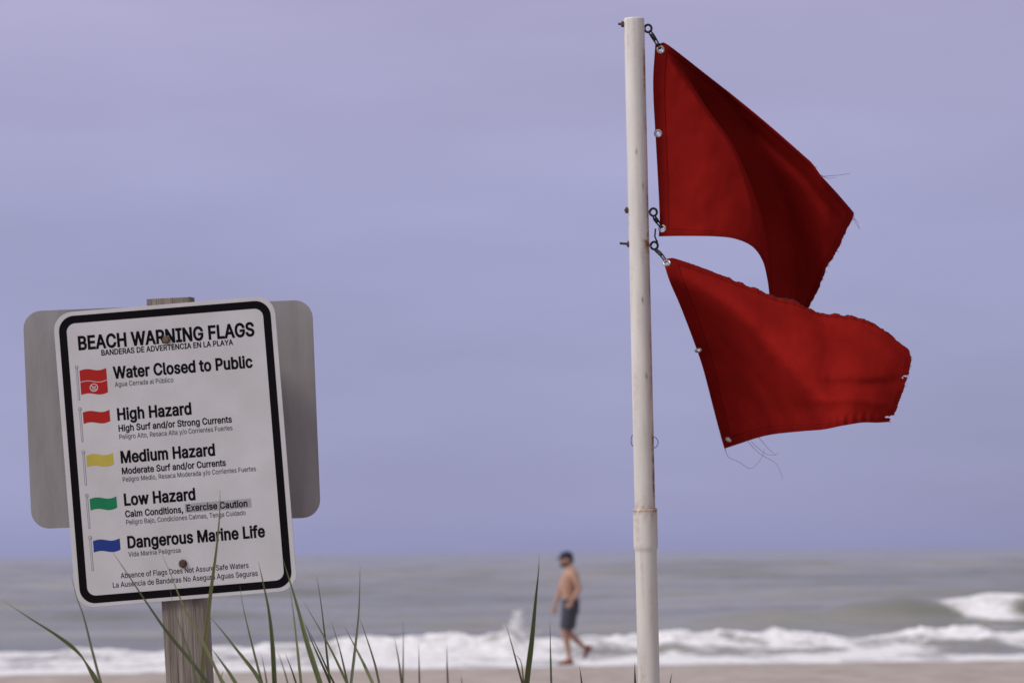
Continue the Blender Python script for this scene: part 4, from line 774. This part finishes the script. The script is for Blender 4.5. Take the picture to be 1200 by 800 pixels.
M['overlock'] = mat('dark_overlock_thread', (.062, .007, .008), .95, var=.4, scale=700)
bm = bmesh.new(); rr = random.Random(8); pts, rad = [], []
for j in range(int(nu * .10), nu - 4, 2):
    o = Vector((rr.gauss(0, .0004), 0, rr.gauss(0, .0006))); pts.append(Vector(lower.W[0, j]) + o); rad.append(S_ * rr.uniform(.5, 1.25) * (.4 + .6 * float(sstep(.1, .45, j / nu))))
tube(bm, pts, rad, 6); obj('overlock_stitching', bm, M['overlock'], lower.root)
snap_hook(upper, 761.5, 37.5, 773.5, 57); snap_hook(upper, 766.5, 254, 775.5, 266.5); snap_hook(lower, 768, 292.5, 780.5, 306.5)
bm = bmesh.new(); tube(bm, [P_(768.2, 268, -.004), P_(767.4, 277, -.006), P_(769.2, 281.5, -.006), P_(770.6, 283.5, -.004)], 1.0 * S_, 7); obj('broken_clip', bm, M['steel'], upper.root)

# ================================================================== BEACH GRASS (each tuft a thing, each blade a part)
def blade_mat(name, c1, c2):
    m = mat(name, c1, .55, var=.1, scale=14, stretch=(1, 1, .25), dark=c2, spec=.35)
    t = m.node_tree; p = t.nodes['Principled BSDF']; out = t.nodes['Material Output']
    tr = t.nodes.new('ShaderNodeBsdfTranslucent'); tr.inputs[0].default_value = (c1[0] * 1.3, c1[1] * 1.3, c1[2], 1)
    ms = t.nodes.new('ShaderNodeMixShader'); ms.inputs[0].default_value = .25
    t.links.new(p.outputs[0], ms.inputs[1]); t.links.new(tr.outputs[0], ms.inputs[2]); t.links.new(ms.outputs[0], out.inputs['Surface'])
    return m
GM = dict(g=blade_mat('green_blade', (.14, .165, .062), (.09, .115, .042)), p=blade_mat('pale_blade', (.27, .27, .135), (.17, .185, .075)),
          d=blade_mat('dark_blade', (.098, .112, .055), (.06, .075, .035)), b=blade_mat('dry_blade', (.16, .13, .085), (.11, .085, .05)))
cz = np.array(CAM)[:3, :3]
def blade(path, wpx, D, lean, base, m, root, seed):
    rr = random.Random(seed)
    path = [q if len(q) > 2 else (q[0], q[1], 1) for q in path]
    n0 = len(path); P = []
    for k, (x, y, f) in enumerate(path):
        P.append(list(at(x, y, D + lean * (1 - k / max(1, n0 - 1)))) + [f])
    P = np.array(P)
    d = P[-1, :3] - P[-2, :3]; d /= np.linalg.norm(d)
    b = np.array(base); dist = np.linalg.norm(b - P[-1, :3])
    m1 = P[-1, :3] + d * .12; m2 = P[-1, :3] * .35 + b * .65 + d * dist * .15
    P = np.vstack([P, np.r_[m1, P[-1, 3]], np.r_[m2, .9], np.r_[b, .7]])
    Q = spline(P[:, [0, 2, 1, 3]], 110)[:, [0, 2, 1, 3]]
    s = np.linspace(0, 1, len(Q)); bm = bmesh.new(); rows = []
    wv = wpx * D / F * .40
    vis = np.argmin(np.abs(Q[:, 2] - P[n0 - 1, 2])) / len(Q)
    cam_r, cam_b = Vector(cz[:, 0]), Vector(cz[:, 2])
    for k in range(len(Q)):
        t = Vector(Q[min(k + 1, len(Q) - 1), :3] - Q[max(k - 1, 0), :3]).normalized()
        side = t.cross(cam_b); side = side.normalized() if side.length > 1e-4 else cam_r
        tw = .5 * math.sin(rr.random() * 0 + seed + s[k] * 2.2); depth = t.cross(side).normalized()
        sd = (side * math.cos(tw) + depth * math.sin(tw))
        w_ = wv * Q[k, 3] * min(1, (s[k] / max(.05, vis) * 1.25 + .035)) / max(.75, math.cos(tw))
        p = Vector(Q[k, :3]); fold = depth * (w_ * .45)
        rows.append([bm.verts.new(p - sd * w_), bm.verts.new(p - sd * w_ * .5 + fold * .6), bm.verts.new(p + fold), bm.verts.new(p + sd * w_ * .5 + fold * .6), bm.verts.new(p + sd * w_)])
    for a, c in zip(rows, rows[1:]):
        for i in range(4): bm.faces.new((a[i], a[i + 1], c[i + 1], c[i]))
    o = obj('blade', bm, GM[m], root)
    md = o.modifiers.new('thickness', 'SOLIDIFY'); md.thickness = .0005; md.offset = 0
    return o
# path from tip to frame bottom in photo pixels (third number: relative width), width in pixels, depth, tip lean, material
TUFTS = [
 ('broad green grass blade bent sharply to the left below the sign', 122, 4.45, [
   ([(2, 702, .35), (35, 724, .8), (62, 741, 1), (84, 757, 1.15), (95, 768, .55), (101, 777, .5), (107, 787, 1.1), (116, 803, 1.3)], 6.5, 4.4, 0, 'g'),
   ([(83, 672), (90, 700), (98, 722), (107, 758), (113, 781), (119, 803)], 4.2, 4.45, .1, 'd'), ]),
 ('tall pale green grass blades crossing in front of the wooden sign post', 262, 4.5, [
   ([(131, 645), (150, 673), (168, 700), (195, 739), (222, 772), (246, 803)], 5.0, 4.5, .05, 'd'),
   ([(189, 648), (200, 672), (208, 693), (221, 722), (238, 752), (262, 803)], 4.0, 4.4, .05, 'p'),
   ([(258, 574), (257.5, 600), (254, 640), (247.5, 690), (241, 745), (238, 775), (237, 803)], 7.0, 4.55, .0, 'p'),
   ([(246, 722), (262, 741), (280, 764), (296, 784), (308, 803)], 5.5, 4.6, .05, 'g'),
   ([(247, 758), (258, 773), (268, 787), (278, 803)], 5.5, 4.5, .03, 'g'),
   ([(262, 786, .7), (259, 791, 1.6), (260, 797, 1.9), (264, 803, 1.8)], 5.0, 4.6, .03, 'g'),
   ([(199, 690), (206, 720), (222, 765), (232, 803)], 2.6, 4.3, .05, 'g'), ]),
 ('clump of upright green grass blades just right of the sign post', 345, 4.6, [
   ([(281, 686), (284, 706), (290, 733), (300, 773), (308, 803)], 3.2, 4.6, .1, 'g'),
   ([(303, 658), (310, 690), (315, 715), (319, 750), (322, 803)], 6.5, 4.55, .05, 'g'),
   ([(331, 653), (341, 685), (350, 716), (359, 750), (376, 803)], 7.5, 4.5, .05, 'g'),
   ([(339, 686), (343, 712), (348, 755), (353, 803)], 4.2, 4.65, .1, 'g'),
   ([(306, 766), (310, 784), (313, 803)], 2.4, 4.3, .0, 'b'), ([(325, 762), (333, 785), (338, 803)], 2.0, 4.2, .0, 'd'),
   ([(334, 764), (342, 785), (348, 803)], 2.6, 4.7, .0, 'b'), ([(356, 727), (368, 757), (382, 788), (388, 803)], 3.0, 4.7, .0, 'd'), ]),
 ('thin dark grass blades leaning both ways between the sign and the walking man', 425, 4.7, [
   ([(371, 674), (376, 705), (380, 738), (384, 775), (387, 803)], 3.2, 4.75, .05, 'd'),
   ([(356, 705), (372, 732), (390, 765), (408, 803)], 3.6, 4.7, .05, 'g'),
   ([(388, 727), (398, 760), (408, 803)], 3.0, 4.8, .05, 'd'),
   ([(422, 664), (420.5, 715), (416, 760), (411, 803)], 4.2, 4.6, .1, 'd'),
   ([(404, 734), (418, 761), (428, 781), (438, 803)], 4.6, 4.6, .1, 'g'),
   ([(421, 722), (433, 757), (440, 780), (445, 803)], 3.2, 4.75, .1, 'b'),
   ([(358, 731), (375, 765), (384, 785), (393, 803)], 2.6, 4.8, .0, 'd'), ]),
 ('faint thin grass stalks standing alone against the foam left of the walking man', 485, 4.0, [
   ([(462, 746), (467, 772), (471, 803)], 3.0, 4.1, .0, 'b'), ([(472.5, 728), (472.5, 765), (472, 803)], 2.4, 4.0, .0, 'd'),
   ([(490.5, 755), (491, 775), (491.5, 803)], 2.6, 4.1, .0, 'b'), ([(523.5, 754), (524, 780), (525, 803)], 2.6, 4.0, .0, 'b'), ([(540, 790), (541, 796), (541.5, 803)], 2.2, 4.1, .0, 'b'), ]),
 ('single stout green grass blade with a forked withered shoot beside the walking man', 614, 4.7, [
   ([(632, 648, .25), (631, 670, .8), (628, 700), (623.5, 748), (619, 785), (617, 803)], 8.0, 4.7, .0, 'g'),
   ([(592, 728), (599, 752), (606, 778), (613, 803)], 2.8, 4.65, .0, 'd'), ([(598, 765), (606, 768), (611, 777), (614, 803)], 2.2, 4.65, .0, 'b'),
   ([(644.5, 728), (645, 760), (646, 803)], 2.8, 4.6, .0, 'd'), ]),
 ('low grass tips poking up around the foot of the white flagpole', 745, 4.9, [
   ([(679, 780), (680.5, 790), (682, 803)], 2.6, 4.9, .0, 'd'), ([(744, 775), (744, 788), (744.5, 803)], 3.0, 4.8, .0, 'd'), ([(788, 786), (786.5, 793), (785, 803)], 2.4, 4.9, .0, 'b'), ]),
]
sd_ = 0
for label, bx, D, blades in TUFTS:
    b0 = at(bx, 800, D); b0 = Vector((b0.x, b0.y, ground_z(b0.x, b0.y)))
    root = thing('grass_tuft', b0, label, 'grass tuft', 'tufts of beach grass')
    for path, wpx, Db, lean, m in blades:
        sd_ += 1; rr = random.Random(sd_)
        xb = path[-1][0]; slope = (path[-1][0] - path[-2][0]) / max(4, path[-1][1] - path[-2][1])
        e = at(xb + max(-60, min(60, slope * 150)), 800, Db); e = at(xb * .45 + bx * .55, 800, Db) * .6 + e * .4
        base_ = (e.x, e.y, ground_z(e.x, e.y) - .01)
        blade(path, wpx, Db, lean, base_, m, root, sd_)

# ================================================================== WALKING MAN
PDS = 38.9; K = PDS / F
def pp(px, py, off=0): return at(px, py, PDS + off)
foot = pp(664, 778)
foot.z = ground_z(foot.x, foot.y)
man = thing('person', foot, 'bare-chested bearded man in dark cap, grey shorts and orange shoes walking left along the surf', 'person')
def loft(bm, rings, n=20, off=0):
    R_ = []
    for (cx, cy, rx, rd, *o_) in rings:
        od = off + (o_[0] if o_ else 0)
        R_.append([bm.verts.new(pp(cx + rx * math.cos(2 * math.pi * k / n), cy, od + rd * math.sin(2 * math.pi * k / n))) for k in range(n)])
    for a, b in zip(R_, R_[1:]):
        for k in range(n): bm.faces.new((a[k], a[(k + 1) % n], b[(k + 1) % n], b[k]))
    bm.faces.new(R_[0][::-1]); bm.faces.new(R_[-1])
def limb(bm, pts, n=14):
    q = spline(np.array([list(pp(x, y, o)) + [r] for x, y, o, r in pts])[:, [0, 2, 1, 3]], 24)[:, [0, 2, 1, 3]]
    tube(bm, [Vector(v[:3]) for v in q], [float(v[3]) for v in q], n)
def ell(bm, px, py, off, rx, rd, ry, rot=0):
    c = pp(px, py, off); Mx = Matrix.Translation(c) @ Matrix.Rotation(rot, 4, 'Y') @ Matrix.Diagonal((rx, rd, ry, 1))
    bmesh.ops.create_uvsphere(bm, u_segments=20, v_segments=12, radius=1, matrix=Mx)
def remesh(o, v, it=4):
    md = o.modifiers.new('join', 'REMESH'); md.mode = 'VOXEL'; md.voxel_size = v; md.use_smooth_shade = True
    sm = o.modifiers.new('smooth', 'SMOOTH'); sm.iterations = it; sm.factor = .5
bm = bmesh.new()
loft(bm, [(668.5, 712, 9, .15), (668.5, 706, 9.4, .155), (668, 700, 9.6, .155), (667.3, 694, 10.2, .160), (667.3, 686, 10.9, .175), (667.9, 679, 11.0, .19), (668.6, 673, 10.0, .205), (669, 669, 7.8, .19), (668.6, 666, 5.2, .11), (668, 664, 4.2, .07)])
limb(bm, [(668.3, 668, 0, .066), (666.3, 663, 0, .058), (664.5, 657, 0, .058)])
ell(bm, 663.6, 653.5, 0, .098, .078, .112); ell(bm, 661, 659, 0, .066, .06, .062)          # skull, jaw
ell(bm, 656.4, 656.3, 0, .020, .016, .026); ell(bm, 657.6, 653.6, 0, .02, .05, .014)        # nose, brow
ell(bm, 657.4, 659.6, 0, .014, .026, .010)                                                    # lips
for s_ in (-1, 1):
    ell(bm, 665.2, 655.8, s_ * .078, .022, .012, .034); ell(bm, 657.9, 655.2, s_ * .032, .010, .014, .009)   # ear, eye
limb(bm, [(671, 671.5, -.20, .062), (674.5, 679, -.235, .054), (678.2, 688.5, -.25, .043), (675, 696, -.245, .041), (670.5, 703.5, -.225, .029)])      # near arm
limb(bm, [(663, 672, .19, .060), (658.5, 683, .22, .050), (655, 694.5, .225, .041), (652.6, 702, .215, .038), (650.6, 709.5, .205, .028)])            # far arm
def hand(wx, wy, off, dx, dy, thumb):
    ell(bm, wx + dx * 3.2, wy + dy * 3.2, off, .034, .020, .044, math.atan2(-dx, dy) * -1)
    for k, (f, ln_) in enumerate(((-.028, .066), (-.010, .078), (.010, .074), (.027, .058))):
        a = pp(wx + dx * 5.2 - dy * f / K, wy + dy * 5.2 + dx * f / K, off); d = (pp(wx + dx, wy + dy, off) - pp(wx, wy, off)).normalized()
        curl = Vector((0, 1 if thumb < 0 else -1, 0)) * .35
        tube(bm, [a, a + d * ln_ * .5 + curl * .012, a + d * ln_ * .8 + curl * .04, a + d * ln_ * .95 + curl * .075], [.0095, .009, .008, .006], 8)
    a = pp(wx + dx * 2.0 + dy * 2.0, wy + dy * 2.0 - dx * 2.0, off); d = (pp(wx + dx * 1 + dy * .6, wy + dy * 1 - dx * .6, off) - pp(wx, wy, off)).normalized()
    tube(bm, [a, a + d * .03, a + d * .055], [.011, .010, .007], 8)
hand(650.6, 709.5, .205, -.25, .97, 1); hand(670.5, 703.5, -.225, -.55, .83, -1)
limb(bm, [(667.5, 708, -.09, .095), (664, 724, -.09, .078), (661.8, 739, -.085, .057), (663.8, 750, -.08, .056), (666, 761, -.08, .041), (666.8, 769, -.08, .035), (666.5, 773, -.08, .037)])
limb(bm, [(670, 708, .09, .095), (668.5, 724, .09, .078), (667, 740, .09, .057), (673.5, 747.5, .09, .055), (681, 754.5, .09, .041), (686, 759, .09, .035), (688, 761, .09, .036)])
M['skin'] = mat('tanned_skin', (.42, .245, .172), .55, var=.12, scale=5)
body = obj('body', bm, M['skin'], man); remesh(body, .0075)
bm = bmesh.new()                                                                                # beard and short hair
ell(bm, 659.9, 661.2, 0, .062, .062, .040); ell(bm, 663, 659.5, -.055, .03, .024, .05); ell(bm, 663, 659.5, .055, .03, .024, .05); ell(bm, 669.2, 656.5, 0, .045, .066, .05)
M['hair'] = mat('dark_brown_hair', (.05, .028, .02), .8, var=.3, scale=80)
remesh(obj('beard_and_hair', bm, M['hair'], man), .008)
bm = bmesh.new()
loft(bm, [(663.9, 654.2, 7.9, .088), (663.8, 651.5, 8.1, .092), (663.8, 648.8, 7.4, .084), (664, 646.8, 5.6, .062), (664.1, 645.6, 2.8, .03), (664.1, 645.3, .4, .005)])
ell(bm, 657, 653.3, -.01, .085, .075, .011, R(-6)); ell(bm, 664.1, 645.3, 0, .01, .01, .006)
M['cap'] = mat('navy_cap', (.014, .016, .042), .8, var=.2)
remesh(obj('cap', bm, M['cap'], man), .007, 2)
bm = bmesh.new()
loft(bm, [(668.7, 702.2, 10.2, .168), (668.6, 705, 10.5, .172), (668.3, 712, 10.9, .178), (667.7, 719, 10.6, .176)])
limb(bm, [(667.3, 710, -.09, .128), (665.6, 722, -.09, .118), (663.6, 736.5, -.088, .105)]); limb(bm, [(669, 710, .09, .128), (667.8, 722, .09, .116), (667, 736, .09, .100)])
M['shorts'] = mat('slate_shorts', (.050, .054, .075), .85, var=.18, scale=14, bump=.3, bscale=25)
remesh(obj('shorts', bm, M['shorts'], man), .012, 3)
bm = bmesh.new(); tube(bm, [pp(668.7 + 10.3 * math.cos(t), 702.6, .17 * math.sin(t)) for t in np.linspace(0, 2 * math.pi, 30)[:-1]], .012, 8, closed=True)
M['band'] = mat('dark_waistband', (.03, .032, .045), .8); obj('waistband', bm, M['band'], man)
M['shoe'] = mat('orange_brown_shoe', (.27, .075, .03), .7, var=.2, scale=12); M['sole'] = mat('dark_sole', (.07, .05, .045), .8)
def shoe(ax_, ay, hx, hy, tx, ty, off):
    H, T_, A = pp(hx, hy, off), pp(tx, ty, off), pp(ax_, ay, off); d = (T_ - H); ln_ = d.length; d.normalize()
    up_ = (A - H); up_ = (up_ - d * up_.dot(d)).normalized(); sd2 = d.cross(up_)
    bm = bmesh.new(); rings = []
    for t, wd, hb, ht in ((-.02, .010, .02, .05), (.03, .030, .006, .085), (.14, .036, 0, .098), (.30, .036, 0, .095), (.45, .039, 0, .072), (.62, .045, .0, .056), (.80, .045, .002, .046), (.93, .034, .010, .038), (1.0, .012, .018, .030)):
        c = H + d * (t * ln_); m_ = (hb + ht) / 2; hh_ = (ht - hb) / 2
        rings.append([bm.verts.new(c + sd2 * (wd * math.copysign(abs(math.cos(q)) ** .7, math.cos(q))) + up_ * (m_ + hh_ * math.copysign(abs(math.sin(q)) ** .8, math.sin(q)))) for q in np.linspace(0, 2 * math.pi, 17)[:-1]])
    for a, b in zip(rings, rings[1:]):
        for k in range(16): bm.faces.new((a[k], a[(k + 1) % 16], b[(k + 1) % 16], b[k]))
    bm.faces.new(rings[0][::-1]); bm.faces.new(rings[-1])
    o = obj('shoe', bm, M['shoe'], man)
    bm = bmesh.new(); lo, hi = [], []
    for t, wd in ((-.04, .02), (0, .033), (.15, .041), (.35, .039), (.6, .047), (.8, .048), (.95, .036), (1.02, .016)):
        lo.append((t, wd))
    outl = [(t, w_) for t, w_ in lo] + [(t, -w_) for t, w_ in lo[::-1]]
    va = [bm.verts.new(H + d * (t * ln_) + sd2 * w_ - up_ * .006 + up_ * .02 * max(0, t - .8)) for t, w_ in outl]; vb = [bm.verts.new(v.co + up_ * .022) for v in va]
    bm.faces.new(va); bm.faces.new(vb[::-1])
    for k in range(len(va)): bm.faces.new((va[k], va[(k + 1) % len(va)], vb[(k + 1) % len(va)], vb[k]))
    obj('sole', bm, M['sole'], o, angle=40)
shoe(666.8, 769, 671.6, 777.4, 653.5, 777.8, -.08); shoe(687.5, 760, 693.2, 757.5, 685, 771.8, .09)
